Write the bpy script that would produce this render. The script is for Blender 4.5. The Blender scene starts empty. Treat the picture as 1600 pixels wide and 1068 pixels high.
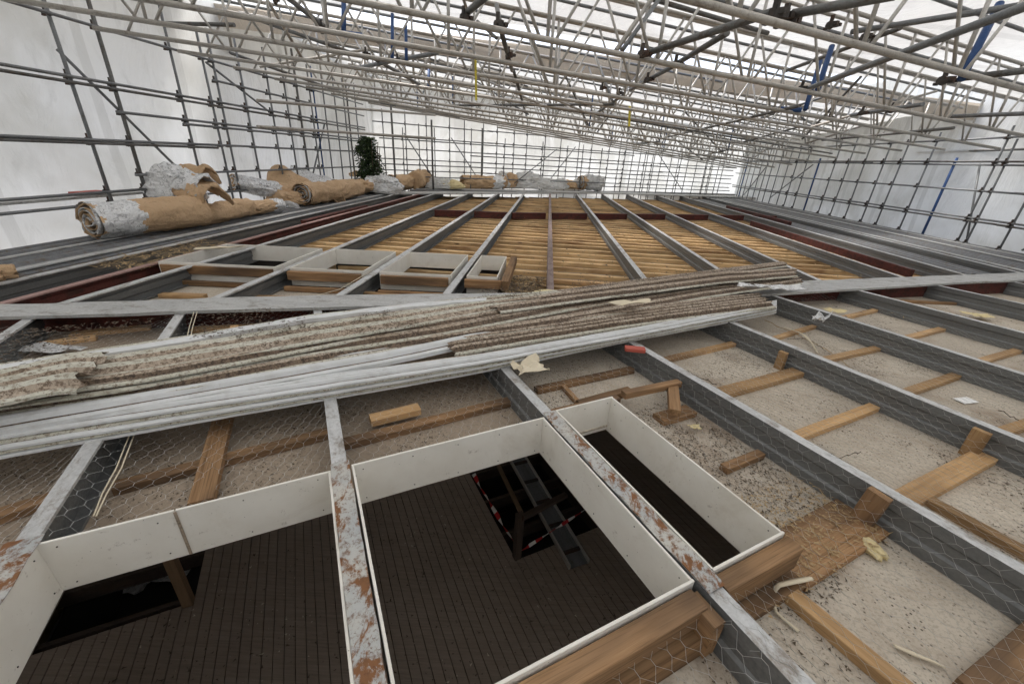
import bpy, math, random
from math import sin, cos, radians, pi
from mathutils import Vector, Matrix, noise
random.seed(7)
S = bpy.context.scene
COL = S.collection
# ---------------------------------------------------------------- camera
H = 1.5
FPX, PITCH, ROLL = 634.7, .42489, .05653
fw = Vector((0, cos(PITCH), -sin(PITCH)))
up0 = Vector((0, sin(PITCH), cos(PITCH))); rt0 = Vector((1, 0, 0))
rt = cos(ROLL)*rt0 + sin(ROLL)*up0
up = -sin(ROLL)*rt0 + cos(ROLL)*up0
cam = bpy.data.cameras.new('camera')
cam.sensor_width = 36; cam.lens = 36*FPX/1600
cam.clip_start = .05; cam.clip_end = 500
co = bpy.data.objects.new('camera', cam); COL.objects.link(co)
m = Matrix((( rt.x, up.x, -fw.x, 0), (rt.y, up.y, -fw.y, 0), (rt.z, up.z, -fw.z, H), (0, 0, 0, 1)))
co.matrix_world = m
S.camera = co
# ---------------------------------------------------------------- light
SUN_EL, SUN_AZ = radians(58), radians(-50)
w = bpy.data.worlds.new('World'); S.world = w; w.use_nodes = True
nt = w.node_tree; bg = nt.nodes['Background']
sky = nt.nodes.new('ShaderNodeTexSky'); sky.sky_type = 'NISHITA'; sky.sun_disc = False
sky.sun_elevation = SUN_EL; sky.sun_rotation = SUN_AZ; sky.dust_density = 3; sky.air_density = .7; sky.ozone_density = .5
hs = nt.nodes.new('ShaderNodeHueSaturation'); hs.inputs['Saturation'].default_value = .55
nt.links.new(sky.outputs[0], hs.inputs['Color']); nt.links.new(hs.outputs[0], bg.inputs[0]); bg.inputs[1].default_value = .15
sl = bpy.data.lights.new('sun', 'SUN'); sl.energy = 1.1; sl.angle = radians(30); sl.color = (1, .985, .96)
so = bpy.data.objects.new('sun', sl); COL.objects.link(so)
sd = Vector((sin(SUN_AZ)*cos(SUN_EL), cos(SUN_AZ)*cos(SUN_EL), sin(SUN_EL)))
so.rotation_euler = sd.to_track_quat('Z', 'Y').to_euler(); so.location = (0, 0, 30)
S.view_settings.view_transform = 'Standard'; S.view_settings.look = 'None'
S.view_settings.exposure = 1.58; S.view_settings.gamma = 1
S.cycles.max_bounces = 8; S.cycles.diffuse_bounces = 5; S.cycles.transmission_bounces = 6

# ---------------------------------------------------------------- measuring
def G(u, v, z=0.0):
    "point of the photograph on a level plane"
    d = fw + rt*(u-800)/FPX - up*(v-534)/FPX
    return d*((z-H)/d.z) + Vector((0, 0, H))
aN, aF, aB = -.47393, .06182, radians(62.85)
nN = Vector((cos(aN), -sin(aN), 0)); tN = Vector((sin(aN), cos(aN), 0))
nF = Vector((cos(aF), -sin(aF), 0)); tF = Vector((sin(aF), cos(aF), 0))
uB = Vector((sin(aB), cos(aB), 0)); vB = Vector((-cos(aB), sin(aB), 0))
Z = Vector((0, 0, 1))
def PN(n, t, z=0): return nN*n + tN*t + Z*z
def PF(n, t, z=0): return nF*n + tF*t + Z*z
def PB(s, t, z=0): return uB*s + vB*t + Z*z
C1 = -.036; C0 = 3.05+C1*7.6
PB_ = Vector((-cos(radians(70)), sin(radians(70)), 0))
def RP(p, off=0):
    k = min(1, max(0, (p.dot(PB_)-9)/11)); k = k*k*(3-2*k)
    return C0+C1*p.dot(nF)-.047*k*(p.dot(nF)+4.5)+off
def GP(u, v, off=0.0):
    "point of the photograph on the gently sloping plane of the beams' lower chords"
    d = fw + rt*(u-800)/FPX - up*(v-534)/FPX
    return d*((C0+off-H)/(d.z-C1*d.dot(nF))) + Vector((0, 0, H))
def OFF(z): return (z-2.35)*1.4
def PV(u, v, n, off):
    d = fw + rt*(u-800)/FPX - up*(v-534)/FPX
    return d*(off/d.dot(n)) + Vector((0, 0, H))

# ---------------------------------------------------------------- materials
def mat(name, col, rough=.7, metal=0, spec=.3):
    M = bpy.data.materials.new(name); M.use_nodes = True
    p = M.node_tree.nodes['Principled BSDF']
    p.inputs['Base Color'].default_value = (*col, 1)
    p.inputs['Roughness'].default_value = rough; p.inputs['Metallic'].default_value = metal
    p.inputs['Specular IOR Level'].default_value = spec
    return M
class NT:
    def __init__(s, M):
        s.M = M; s.t = M.node_tree; s.n = s.t.nodes; s.p = s.n['Principled BSDF']
        s.tc = s.n.new('ShaderNodeTexCoord'); s.oi = s.n.new('ShaderNodeObjectInfo')
        s.base = s.n.new('ShaderNodeVectorMath'); s.base.operation = 'ADD'
        s.t.links.new(s.tc.outputs['Object'], s.base.inputs[0])
        mul = s.n.new('ShaderNodeVectorMath'); mul.operation = 'SCALE'; mul.inputs[3].default_value = 17
        c = s.n.new('ShaderNodeCombineXYZ')
        for i in range(3): s.t.links.new(s.oi.outputs['Random'], c.inputs[i])
        s.t.links.new(c.outputs[0], mul.inputs[0]); s.t.links.new(mul.outputs[0], s.base.inputs[1])
    def link(s, a, b): s.t.links.new(a, b)
    def noise(s, scale, stretch=(1, 1, 1), detail=5, rough=.6, dist=0):
        mp = s.n.new('ShaderNodeMapping'); mp.inputs['Scale'].default_value = stretch
        s.link(s.base.outputs[0], mp.inputs[0])
        n = s.n.new('ShaderNodeTexNoise'); n.inputs['Scale'].default_value = scale
        n.inputs['Detail'].default_value = detail; n.inputs['Roughness'].default_value = rough
        n.inputs['Distortion'].default_value = dist
        s.link(mp.outputs[0], n.inputs['Vector']); return n.outputs[0]
    def voro(s, scale, stretch=(1, 1, 1), feature='F1'):
        mp = s.n.new('ShaderNodeMapping'); mp.inputs['Scale'].default_value = stretch
        s.link(s.base.outputs[0], mp.inputs[0])
        n = s.n.new('ShaderNodeTexVoronoi'); n.inputs['Scale'].default_value = scale; n.feature = feature
        s.link(mp.outputs[0], n.inputs['Vector']); return n.outputs[0]
    def ramp(s, src, stops, interp='LINEAR'):
        r = s.n.new('ShaderNodeValToRGB'); r.color_ramp.interpolation = interp
        e = r.color_ramp.elements
        while len(e) < len(stops): e.new(.5)
        for i, (p, c) in enumerate(stops):
            e[i].position = p
            if isinstance(c, (int, float)): c = (c, c, c)
            e[i].color = (*c, 1)
        s.link(src, r.inputs[0]); return r.outputs[0]
    def mix(s, f, a, b, mode='MIX'):
        x = s.n.new('ShaderNodeMix'); x.data_type = 'RGBA'; x.blend_type = mode
        for sock, val in ((x.inputs[0], f), (x.inputs[6], a), (x.inputs[7], b)):
            if isinstance(val, (int, float)): sock.default_value = val if sock == x.inputs[0] else (val, val, val, 1)
            elif isinstance(val, tuple): sock.default_value = (*val, 1)
            else: s.link(val, sock)
        return x.outputs[2]
    def col(s, c): s.link(c, s.p.inputs['Base Color'])
    def rough(s, c): s.link(c, s.p.inputs['Roughness'])
    def bump(s, h, strength=.3, dist=.01):
        b = s.n.new('ShaderNodeBump'); b.inputs['Strength'].default_value = strength; b.inputs['Distance'].default_value = dist
        s.link(h, b.inputs['Height']); s.link(b.outputs[0], s.p.inputs['Normal'])

def m_galv(name, a, b, dirt=(.16, .13, .10), dirtamt=.62, rough=.5, metal=.25):
    M = mat(name, a, rough, metal); q = NT(M)
    n1 = q.noise(3, (.35, 3, 3)); n2 = q.noise(60, (1, 1, 1), 3)
    c = q.mix(q.ramp(n1, [(.3, 0.), (.7, 1.)]), a, b)
    c = q.mix(q.ramp(n2, [(.35, 0.), (.75, .35)]), c, tuple(x*.55 for x in a))
    n3 = q.noise(9, (.6, 1, 1), 8, .75)
    c = q.mix(q.ramp(n3, [(dirtamt-.06, 0.), (dirtamt+.06, .8)]), c, dirt)
    q.col(c); q.rough(q.ramp(n2, [(.3, rough-.1), (.8, rough+.2)])); q.bump(n2, .12, .003)
    return M
def m_wood(name, a, b, dark=.35, rough=.75, stain=(.10, .06, .035), sa=.68):
    M = mat(name, a, rough, 0, .2); q = NT(M)
    g = q.noise(14, (.12, 2.2, 2.2), 6, .65, .6); l = q.noise(1.6, (.6, 2, 2), 3)
    c = q.mix(q.ramp(g, [(.3, 0.), (.72, 1.)]), a, b)
    c = q.mix(q.ramp(q.noise(50, (.06, 2.5, 2.5), 3), [(.5, 0.), (.72, dark)]), c, tuple(x*.35 for x in a))
    c = q.mix(q.ramp(l, [(sa-.12, 0.), (sa+.1, .85)]), c, stain)
    k = q.voro(5, (.25, 1, 1)); c = q.mix(q.ramp(k, [(.045, .9), (.09, 0.)]), c, (.05, .025, .012))
    r = q.n.new('ShaderNodeMath'); r.operation = 'MULTIPLY_ADD'; r.inputs[1].default_value = .5; r.inputs[2].default_value = .72
    q.link(q.oi.outputs['Random'], r.inputs[0])
    x = q.n.new('ShaderNodeVectorMath'); x.operation = 'SCALE'; q.link(c, x.inputs[0]); q.link(r.outputs[0], x.inputs[3])
    q.col(x.outputs[0]); q.bump(g, .35, .003)
    return M
MT = {}
MT['galv_web'] = m_galv('dull_shaded_galvanised_web', (.145, .148, .147), (.215, .22, .215), dirtamt=.70)  # darker than the flange: weathered zinc with side shade put into its colour
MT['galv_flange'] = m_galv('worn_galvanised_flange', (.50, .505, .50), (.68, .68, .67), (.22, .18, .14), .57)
MT['flashing'] = m_galv('zinc_flashing', (.44, .44, .43), (.56, .56, .54), (.24, .22, .19), .58)
MT['deck_sheet'] = m_galv('grey_ribbed_steel', (.13, .135, .14), (.2, .205, .21), (.12, .09, .06), .57)
MT['red_steel'] = m_galv('red_oxide_steel', (.10, .028, .022), (.15, .045, .035), (.05, .025, .02), .52, .6, .1)
MT['pink_steel'] = m_galv('faded_primer_flange', (.34, .20, .18), (.42, .27, .24), (.2, .12, .1), .6, .6, .05)
MT['mauve_steel'] = m_galv('weathered_primer_purlin', (.20, .145, .13), (.30, .23, .21), (.12, .07, .05), .55, .6, .1)
MT['tube'] = m_galv('scaffold_tube_zinc', (.40, .37, .33), (.52, .49, .44), (.22, .19, .15), .6, .45, .35)
MT['tube_dark'] = m_galv('old_scaffold_tube', (.13, .13, .125), (.21, .21, .20), (.10, .075, .055), .56, .5, .4)
MT['tube_mid'] = m_galv('grey_scaffold_tube', (.17, .175, .18), (.27, .28, .28), (.12, .1, .08), .62, .5, .4)
MT['alu'] = m_galv('aluminium_lacing', (.50, .48, .44), (.62, .60, .56), (.3, .27, .23), .64, .4, .4)
MT['coupler'] = m_galv('coupler_steel', (.055, .05, .045), (.10, .09, .08), (.10, .05, .03), .55, .6, .4)
MT['blue'] = m_galv('blue_paint', (.03, .075, .20), (.045, .10, .25), (.05, .06, .10), .66, .5, 0)
MT['timber'] = m_wood('sawn_softwood', (.46, .28, .13), (.64, .42, .22), .5, .75, (.18, .11, .06), .60)
MT['timber_old'] = m_wood('old_brown_timber', (.25, .14, .065), (.42, .26, .14), .75, .8, (.09, .06, .04), .54)
MT['joist'] = m_wood('pale_joist', (.58, .37, .17), (.80, .58, .33), .45, .75, (.22, .12, .055), .60)
MT['dark_timber'] = m_wood('dark_timber', (.06, .045, .035), (.10, .075, .06))
MT['tan_post'] = m_wood('tan_post', (.22, .15, .09), (.30, .2, .12))
# floor boards seen below
M = mat('dark_decking', (.05, .04, .03), .75); q = NT(M); MT['decking'] = M
c = q.mix(q.noise(1.3), (.25, .195, .15), (.38, .31, .25))
c = q.mix(q.ramp(q.noise(22, (.15, 3, 1), 5), [(.35, 0.), (.75, .6)]), c, (.14, .11, .085))
c = q.mix(q.ramp(q.voro(9), [(.03, 1.), (.05, 0.)]), c, (.35, .33, .3))
q.col(c); q.bump(q.noise(60, (.2, 3, 1)), .3, .002)
# plaster ceiling lining
def m_board(name, a, b, speck=.16):
    M = mat(name, a, .95, 0, .1); q = NT(M)
    c = q.mix(q.ramp(q.noise(1.1, (1, 1, 1), 5), [(.35, 0.), (.7, 1.)]), a, b)
    c = q.mix(q.ramp(q.noise(55, (1, 1, 1), 5, .8), [(.48, 0.), (.60, .5)]), c, tuple(x*.55 for x in a))
    big = q.ramp(q.noise(1.7, (1, 1, 1), 4), [(.40, .25), (.62, 1.)])
    v = q.ramp(q.voro(40), [(speck, 1.), (speck+.06, 0.)])
    v = q.mix(1.0, v, big, 'MULTIPLY')
    c = q.mix(v, c, (.05, .04, .03))
    c = q.mix(q.ramp(q.noise(2.4, (1, 1, 1), 8, .72, .8), [(.48, 0.), (.64, .5)]), c, (.36, .29, .22))
    st = q.ramp(q.noise(.9, (1, 1, 1), 6, .7), [(.56, 0.), (.70, .6)])
    c = q.mix(st, c, (.20, .13, .08))
    q.col(c); q.bump(q.noise(120), .3, .002); return M
MT['plaster'] = m_board('gritty_plasterboard', (.49, .43, .35), (.61, .545, .45))
MT['plaster_brown'] = m_board('brown_stained_board', (.30, .24, .18), (.42, .35, .27), .13)
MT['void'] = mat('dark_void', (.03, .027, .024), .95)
M = mat('white_upstand', (.74, .72, .67), .6); q = NT(M); MT['white'] = M
c = q.mix(q.ramp(q.noise(3), [(.4, 0.), (.75, 1.)]), (.84, .81, .74), (.74, .70, .62))
c = q.mix(q.ramp(q.noise(2.2, (1, 1, 1), 8, .75, .5), [(.56, 0.), (.70, .4)]), c, (.56, .50, .40))
c = q.mix(q.ramp(q.noise(16, (1, 1, 1), 8, .8), [(.60, 0.), (.70, .75)]), c, (.33, .28, .22))
c = q.mix(q.ramp(q.voro(26), [(.03, .9), (.06, 0.)]), c, (.2, .17, .13))
q.col(c)
M = mat('rusting_white_strip', (.6, .6, .58), .7); q = NT(M); MT['rusty'] = M
c = q.mix(q.ramp(q.noise(5, (1, .8, 1), 5), [(.35, 0.), (.65, 1.)]), (.52, .50, .45), (.40, .42, .42))
c = q.mix(q.ramp(q.noise(7.5, (1.6, .9, 1), 7, .7, .5), [(.50, 0.), (.56, 1.)]), c, (.22, .10, .042))
c = q.mix(q.ramp(q.noise(25, (1, 1, 1), 6, .8), [(.50, 0.), (.62, .7)]), c, (.16, .08, .04))
c = q.mix(q.ramp(q.noise(40, (1, 1, 1), 5, .8), [(.56, 0.), (.64, .8)]), c, (.12, .05, .025))
q.col(c); q.bump(q.noise(20, (1, 1, 1), 6), .6, .004)
# cladding sheets
def m_clad(name, a, b, d, amt):
    M = mat(name, a, .7, 0, .3); q = NT(M)
    c = q.mix(q.ramp(q.noise(2.2, (.3, 2, 1)), [(.35, 0.), (.7, 1.)]), a, b)
    c = q.mix(q.ramp(q.noise(42, (1, 1, 1), 6, .82), [(amt-.02, 0.), (amt+.05, .92)]), c, d)
    c = q.mix(q.ramp(q.noise(7, (1, 1, 1), 6, .75), [(.50, 0.), (.62, .45)]), c, tuple(x*.5+y*.5 for x, y in zip(a, d)))
    c = q.mix(q.ramp(q.noise(6, (.4, 1.5, 1), 6, .7), [(.56, 0.), (.68, .7)]), c, tuple((x+y)/2 for x, y in zip(a, d)))
    q.col(c); q.bump(q.noise(70, (1, 1, 1), 4), .5, .004); return M
MT['clad_white'] = m_clad('white_cladding', (.70, .71, .71), (.60, .61, .60), (.30, .27, .23), .70)
MT['clad_brown'] = m_clad('mossy_brown_cladding', (.40, .32, .24), (.56, .48, .39), (.13, .09, .06), .50)
MT['clad_dirt_shade'] = m_clad('dirt_and_shade_in_valleys', (.15, .105, .07), (.24, .18, .13), (.05, .035, .025), .50)  # valley tone: dirt, plus groove shade painted in so the ribs read
MT['clad_lichen'] = m_clad('lichen_cladding', (.52, .51, .42), (.62, .60, .52), (.22, .17, .12), .53)
M = mat('kraft_paper', (.50, .31, .155), .75); q = NT(M); MT['kraft'] = M
c = q.mix(q.ramp(q.noise(2.5), [(.3, 0.), (.7, 1.)]), (.70, .49, .30), (.56, .37, .21))
c = q.mix(q.ramp(q.noise(4, (1, 1, 1), 7, .7, 1.5), [(.56, 0.), (.66, .5)]), c, (.34, .21, .12))
q.col(c); q.bump(q.noise(5, (1, 1, 1), 8, .68, 1.6), 1, .06)
M = mat('foil_facing', (.7, .7, .7), .3, .35, .6); q = NT(M); MT['foil'] = M
c = q.mix(q.ramp(q.noise(11, (1, 1, 1), 8, .8, 1.5), [(.50, 0.), (.60, 1.)]), (.86, .86, .85), (.14, .13, .13))  # dark crinkle puts the shade of creases into the foil colour
c = q.mix(q.ramp(q.noise(2, (1, 1, 1), 3), [(.35, .35), (.65, 1.)]), (.88, .88, .87), c)
q.col(c); q.bump(q.noise(9, (1, 1, 1), 7, .7, 1.), 1, .04)
M = mat('yellow_foam', (.72, .60, .33), .95); q = NT(M); MT['foam'] = M
q.col(q.mix(q.noise(30), (.78, .68, .42), (.62, .50, .25))); q.bump(q.noise(60), .8, .01)
MT['cream'] = mat('cream_offcut', (.68, .60, .45), .8)
MT['paper'] = mat('white_paper', (.82, .82, .80), .7)
MT['red'] = mat('red_block', (.45, .10, .07), .6)
MT['yellow'] = mat('yellow_tape', (.72, .60, .08), .6)
MT['wire'] = mat('galvanised_wire', (.55, .55, .53), .4, .4)
MT['twig'] = mat('dark_debris', (.10, .075, .052), .9)
MT['leaf_light'] = mat('pale_leaf', (.10, .15, .06), .6)  # paler leaf green, mixed in at random
MT['straw'] = mat('dry_straw', (.42, .30, .16), .9)
MT['leaf'] = mat('dark_leaf', (.028, .05, .018), .6)
M = mat('warning_tape', (.7, .7, .7), .6); q = NT(M); MT['tape'] = M
wv = q.n.new('ShaderNodeTexWave'); wv.bands_direction = 'X'; wv.inputs['Scale'].default_value = 1.6
q.link(q.tc.outputs['Object'], wv.inputs['Vector'])
q.col(q.ramp(wv.outputs[1], [(.0, (.75, .73, .7)), (.5, (.5, .03, .03))], 'CONSTANT'))
def m_sheet(name, a, b, fac=.55):
    M = bpy.data.materials.new(name); M.use_nodes = True; q = NT(M); t = M.node_tree
    c = q.mix(q.ramp(q.noise(.35, (1, 1, 1), 4, .6, .6), [(.42, 0.), (.60, 1.)]), a, b)
    c = q.mix(q.ramp(q.noise(2.6, (1, 1, .5), 7, .65, .8), [(.55, 0.), (.75, .35)]), c, tuple(x*.66 for x in b))
    se = q.n.new('ShaderNodeTexWave'); se.bands_direction = 'Y'; se.wave_profile = 'SAW'; se.inputs['Scale'].default_value = .16; se.inputs['Distortion'].default_value = .6; se.inputs['Detail'].default_value = 1
    q.link(q.tc.outputs['Object'], se.inputs['Vector'])
    c = q.mix(q.ramp(se.outputs[1], [(.90, 0.), (.91, .32)], 'LINEAR'), c, tuple(x*.70 for x in b))
    tr = q.n.new('ShaderNodeBsdfTranslucent'); q.link(c, tr.inputs[0])
    q.col(c); q.p.inputs['Roughness'].default_value = .5; q.p.inputs['Specular IOR Level'].default_value = .25
    bp = q.n.new('ShaderNodeBump'); bp.inputs['Strength'].default_value = .6; bp.inputs['Distance'].default_value = .12
    q.link(q.noise(1.1, (1, 1, .35), 8, .62, 1.6), bp.inputs['Height'])
    q.link(bp.outputs[0], q.p.inputs['Normal']); q.link(bp.outputs[0], tr.inputs['Normal'])
    mx = q.n.new('ShaderNodeMixShader'); mx.inputs[0].default_value = fac
    q.link(q.p.outputs[0], mx.inputs[1]); q.link(tr.outputs[0], mx.inputs[2])
    q.link(mx.outputs[0], q.n['Material Output'].inputs['Surface']); return M
MT['sheet'] = m_sheet('translucent_white_sheeting', (.77, .78, .76), (.62, .62, .58), .58)
MT['sheet_roof'] = m_sheet('translucent_roof_sheeting', (.69, .69, .66), (.61, .60, .565), .45)
MT['white_wrap'] = m_sheet('white_wrap', (.90, .90, .89), (.80, .79, .77), .45)
MT['flap'] = m_sheet('doubled_beige_sheeting', (.60, .52, .42), (.54, .47, .38), .35)

# ---------------------------------------------------------------- mesh helpers
def mesh(name, verts, faces, mats, fm=None, smooth=False):
    me = bpy.data.meshes.new(name); me.from_pydata([tuple(v) for v in verts], [], faces)
    for x in (mats if isinstance(mats, (list, tuple)) else [mats]): me.materials.append(MT[x] if isinstance(x, str) else x)
    if fm:
        for p, i in zip(me.polygons, fm): p.material_index = i
    if smooth:
        for p in me.polygons: p.use_smooth = True
    me.update(); return me
def tag(o, label=None, cat=None, group=None, kind=None):
    if label: o['label'] = label
    if cat: o['category'] = cat
    if group: o['group'] = group
    if kind: o['kind'] = kind
    return o
def put(name, me, mtx=None, parent=None):
    o = bpy.data.objects.new(name, me); COL.objects.link(o)
    mtx = mtx or Matrix()
    if parent is not None:
        o.parent = parent
        W = WM[parent.name]; o.matrix_local = W.inverted() @ mtx
    else: o.matrix_world = mtx
    WM[o.name] = mtx.copy()
    return o
WM = {}
def empty(name, loc, label, cat, group=None):
    o = bpy.data.objects.new(name, None); COL.objects.link(o); o.location = loc; o.empty_display_size = .1
    WM[o.name] = Matrix.Translation(Vector(loc)); return tag(o, label, cat, group)
def frame(p, x, zhint=Z):
    x = x.normalized(); y = zhint.cross(x)
    if y.length < 1e-4: y = Vector((0, 1, 0)).cross(x)
    y.normalize(); z = x.cross(y)
    return Matrix(((x.x, y.x, z.x, p.x), (x.y, y.y, z.y, p.y), (x.z, y.z, z.z, p.z), (0, 0, 0, 1)))
def boxme(L, W, T, m, bev=.003, wob=0):
    "timber or plate along x, centred in y, top at z=0"
    b = min(bev, W*.2, T*.2)
    prof = [(-W/2, -T+b), (-W/2, -b), (-W/2+b, 0), (W/2-b, 0), (W/2, -b), (W/2, -T+b), (W/2-b, -T), (-W/2+b, -T)]
    n = max(1, int(L/.25)) if wob else 1
    V = []; F = []
    for i in range(n+1):
        dx = wob*random.uniform(-1, 1); dz = wob*random.uniform(-.6, .6)
        for y, z in prof: V.append((L*i/n, y+dx, z+dz))
    k = len(prof)
    for i in range(n):
        for j in range(k):
            a = i*k+j; c = i*k+(j+1) % k
            F.append((a, a+k, c+k, c))
    F.append(tuple(range(k))); F.append(tuple(reversed(range(n*k, n*k+k))))
    return mesh('box', V, F, m)
def timber(name, p0, p1, W, T, m, parent=None, top=None, wob=.0015, hint=Z):
    p0 = Vector(p0); p1 = Vector(p1)
    if top is not None: p0.z = p1.z = top
    return put(name, boxme((p1-p0).length, W, T, m, wob=wob), frame(p0, p1-p0, hint), parent)
CY = {}
def tubeme(L, r, m, seg=8, caps=True):
    k = (round(L, 3), r, m, seg)
    if k in CY: return CY[k]
    V = []; F = []
    for i in (0, 1):
        for j in range(seg):
            a = 2*pi*j/seg; V.append((L*i, r*cos(a), r*sin(a)))
    for j in range(seg): F.append((j, (j+1) % seg, seg+(j+1) % seg, seg+j))
    # open tube ends with a dark inner disc set back
    F.append(tuple(reversed(range(seg)))); F.append(tuple(range(seg, 2*seg)))
    me = mesh('tube', V, F, m)
    for p in me.polygons[:seg]: p.use_smooth = True
    CY[k] = me; return me
def tube(name, p0, p1, r, m, parent=None, seg=8):
    p0 = Vector(p0); p1 = Vector(p1)
    return put(name, tubeme((p1-p0).length, r, m, seg), frame(p0, p1-p0), parent)
def coupler_me():
    V = []; F = []
    def bx(x0, x1, y0, y1, z0, z1):
        b = len(V)
        V.extend([(x, y, z) for x in (x0, x1) for y in (y0, y1) for z in (z0, z1)])
        for f in ((0, 1, 3, 2), (4, 6, 7, 5), (0, 4, 5, 1), (2, 3, 7, 6), (0, 2, 6, 4), (1, 5, 7, 3)): F.append(tuple(b+i for i in f))
    def ring(ax, c, r, h, n=8):
        b = len(V)
        for s in (-h, h):
            for i in range(n):
                a = 2*pi*i/n; u, v = r*cos(a), r*sin(a)
                V.append((c[0]+s, c[1]+u, c[2]+v) if ax == 0 else (c[0]+u, c[1]+v, c[2]+s))
        for i in range(n): F.append((b+i, b+(i+1) % n, b+n+(i+1) % n, b+n+i))
        F.append(tuple(b+i for i in reversed(range(n)))); F.append(tuple(b+n+i for i in range(n)))
    ring(2, (0, 0, 0), .034, .022); ring(0, (0, .05, 0), .034, .022)
    bx(-.02, .02, .01, .045, -.02, .02)
    bx(-.05, -.035, -.045, -.01, -.01, .01); bx(.03, .06, -.03, .0, -.013, .013); bx(-.01, .01, .03, .06, .03, .085); bx(-.01, .02, .075, .1, -.03, -.01)
    return mesh('coupler', V, F, 'coupler')
COUP = coupler_me()
def coupler(p, x=Vector((1, 0, 0)), parent=None, s=1.0):
    return put('coupler', COUP, frame(Vector(p), x) @ Matrix.Scale(s, 4), parent)
def loft(rows, mats, closed=False, smooth=False, fm=None, thick=0):
    "rows of equal length world points -> mesh data around first point"
    o = rows[0][0].copy(); V = []; F = []; k = len(rows[0])
    for r in rows: V.extend([p-o for p in r])
    for i in range(len(rows)-1):
        for j in range(k if closed else k-1):
            a = i*k+j; b = i*k+(j+1) % k; F.append((a, b, b+k, a+k))
    me = mesh('surface', V, F, mats, fm, smooth)
    return me, Matrix.Translation(o)
def solid(o, t, off=-1):
    md = o.modifiers.new('thickness', 'SOLIDIFY'); md.thickness = t; md.offset = off; return o
def prism(name, pts, z0, z1, m, parent=None):
    "extrude a polygon of world xy points between two heights"
    o = Vector((pts[0][0], pts[0][1], z0)); n = len(pts)
    V = [Vector((p[0], p[1], z0))-o for p in pts]+[Vector((p[0], p[1], z1))-o for p in pts]
    F = [tuple(reversed(range(n))), tuple(range(n, 2*n))]+[(i, (i+1) % n, n+(i+1) % n, n+i) for i in range(n)]
    return put(name, mesh('plate', V, F, m), Matrix.Translation(o), parent)
def lerp(a, b, t): return a+(b-a)*t
def poly_at(pl, t):
    L = [(b-a).length for a, b in zip(pl, pl[1:])]; s = t*sum(L)
    for i, l in enumerate(L):
        if s <= l or i == len(L)-1: return pl[i].lerp(pl[i+1], s/l)
        s -= l
ORD = ['nearest', 'second', 'third', 'fourth', 'fifth', 'sixth', 'seventh', 'eighth', 'ninth', 'tenth', 'eleventh', 'twelfth',
       'thirteenth', 'fourteenth', 'fifteenth', 'sixteenth', 'seventeenth', 'eighteenth', 'nineteenth', 'twentieth', 'twenty first', 'twenty second', 'twenty third']

# ---------------------------------------------------------------- setting
def mitre_t(n, N, T):
    k = 4.675; return (k-(N.y-.28*N.x)*n)/(T.y-.28*T.x)
g = put('ground', mesh('ground', [(-150, -150, 0), (150, -150, 0), (150, 150, 0), (-150, 150, 0)], [(0, 1, 2, 3)], 'twig'), Matrix.Translation((0, 0, -6.2))); tag(g, kind='structure')
WALLPTS = [PF(-7.45, -4), PF(11.9, -4), PF(11.9, 29), PF(-7.45, 18.6)]
for a, b, nm in zip(WALLPTS, WALLPTS[1:]+WALLPTS[:1], ('near', 'right', 'far', 'left')):
    o = timber('light_block_wall', a+Z*-.34, b+Z*-.34, .25, 5.86, 'plaster_brown', wob=0)  # unseen walls added to keep outside light from entering below the roof
    tag(o, 'unseen wall added to block light under the %s edge of the roof' % nm, 'wall')

def sheet_grid(name, pa, pb, nu, nv, amp, m, label, z_amp=None, cat='sheeting'):
    "pa, pb polylines of world points; sagging sheet between them"
    rows = []
    d = (poly_at(pa, .5)-poly_at(pb, .5)); nrm = (pa[-1]-pa[0]).cross(d).normalized()
    off = random.uniform(0, 99)
    for i in range(nu+1):
        A = poly_at(pa, i/nu); B = poly_at(pb, i/nu); r = []
        for j in range(nv+1):
            p = A.lerp(B, j/nv)
            e = noise.noise(p*.45+Vector((off, 0, 0)))*amp+noise.noise(p*1.7+Vector((0, off, 0)))*amp*.3
            r.append(p+nrm*e)
        rows.append(r)
    me, mx = loft(rows, m, smooth=True); o = put(name, me, mx)
    return tag(o, label, cat)
WT = 4.9
sheet_grid('wall_sheeting', [PF(-8.15, -6, -4), PF(-8.15, 20.2, -4)], [PF(-8.0, -6, WT), PF(-8.0, 20.2, WT)], 90, 26, .12, 'sheet', 'creased white plastic sheeting behind the left scaffold wall')
sheet_grid('wall_sheeting', [PF(12.7, -6, -4), PF(12.7, 30.6, -4)], [PF(12.5, -6, WT), PF(12.5, 30.6, WT)], 90, 20, .1, 'sheet', 'smooth white plastic sheeting behind the right scaffold wall')
sheet_grid('wall_sheeting', [PF(-8.3, 20, -4), PF(.1, 24.6, -4), PF(12.8, 30.4, -4)], [PF(-8.3, 20, WT), PF(.1, 24.6, WT), PF(12.8, 30.4, WT)], 70, 16, .08, 'sheet', 'brightly lit white sheeting across the far end of the roof')
sheet_grid('wall_sheeting', [PF(-8.3, -6, -4), PF(12.8, -6, -4)], [PF(-8.3, -6, WT), PF(12.8, -6, WT)], 50, 16, .08, 'sheet', 'white sheeting closing the near end behind the viewer')
def edge_line(px, z, xl, xr):
    P = [GP(u, v, z) for u, v in px]
    a = P[0]+(P[0]-P[1])*((P[0].x-xl)/(P[1].x-P[0].x)); b = P[-1]+(P[-1]-P[-2])*((xr-P[-1].x)/(P[-1].x-P[-2].x))
    return [a]+P+[b]
RZ = 1.32
s1u = edge_line([(430, 0), (800, 45), (1200, 99), (1500, 140)], RZ, -11, 16)
s1l = edge_line([(400, 14), (800, 68), (1200, 122), (1500, 158)], RZ, -11, 16)
s2u = edge_line([(515, 115), (856, 164), (1060, 194), (1275, 221)], RZ, -13, 22)
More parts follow.
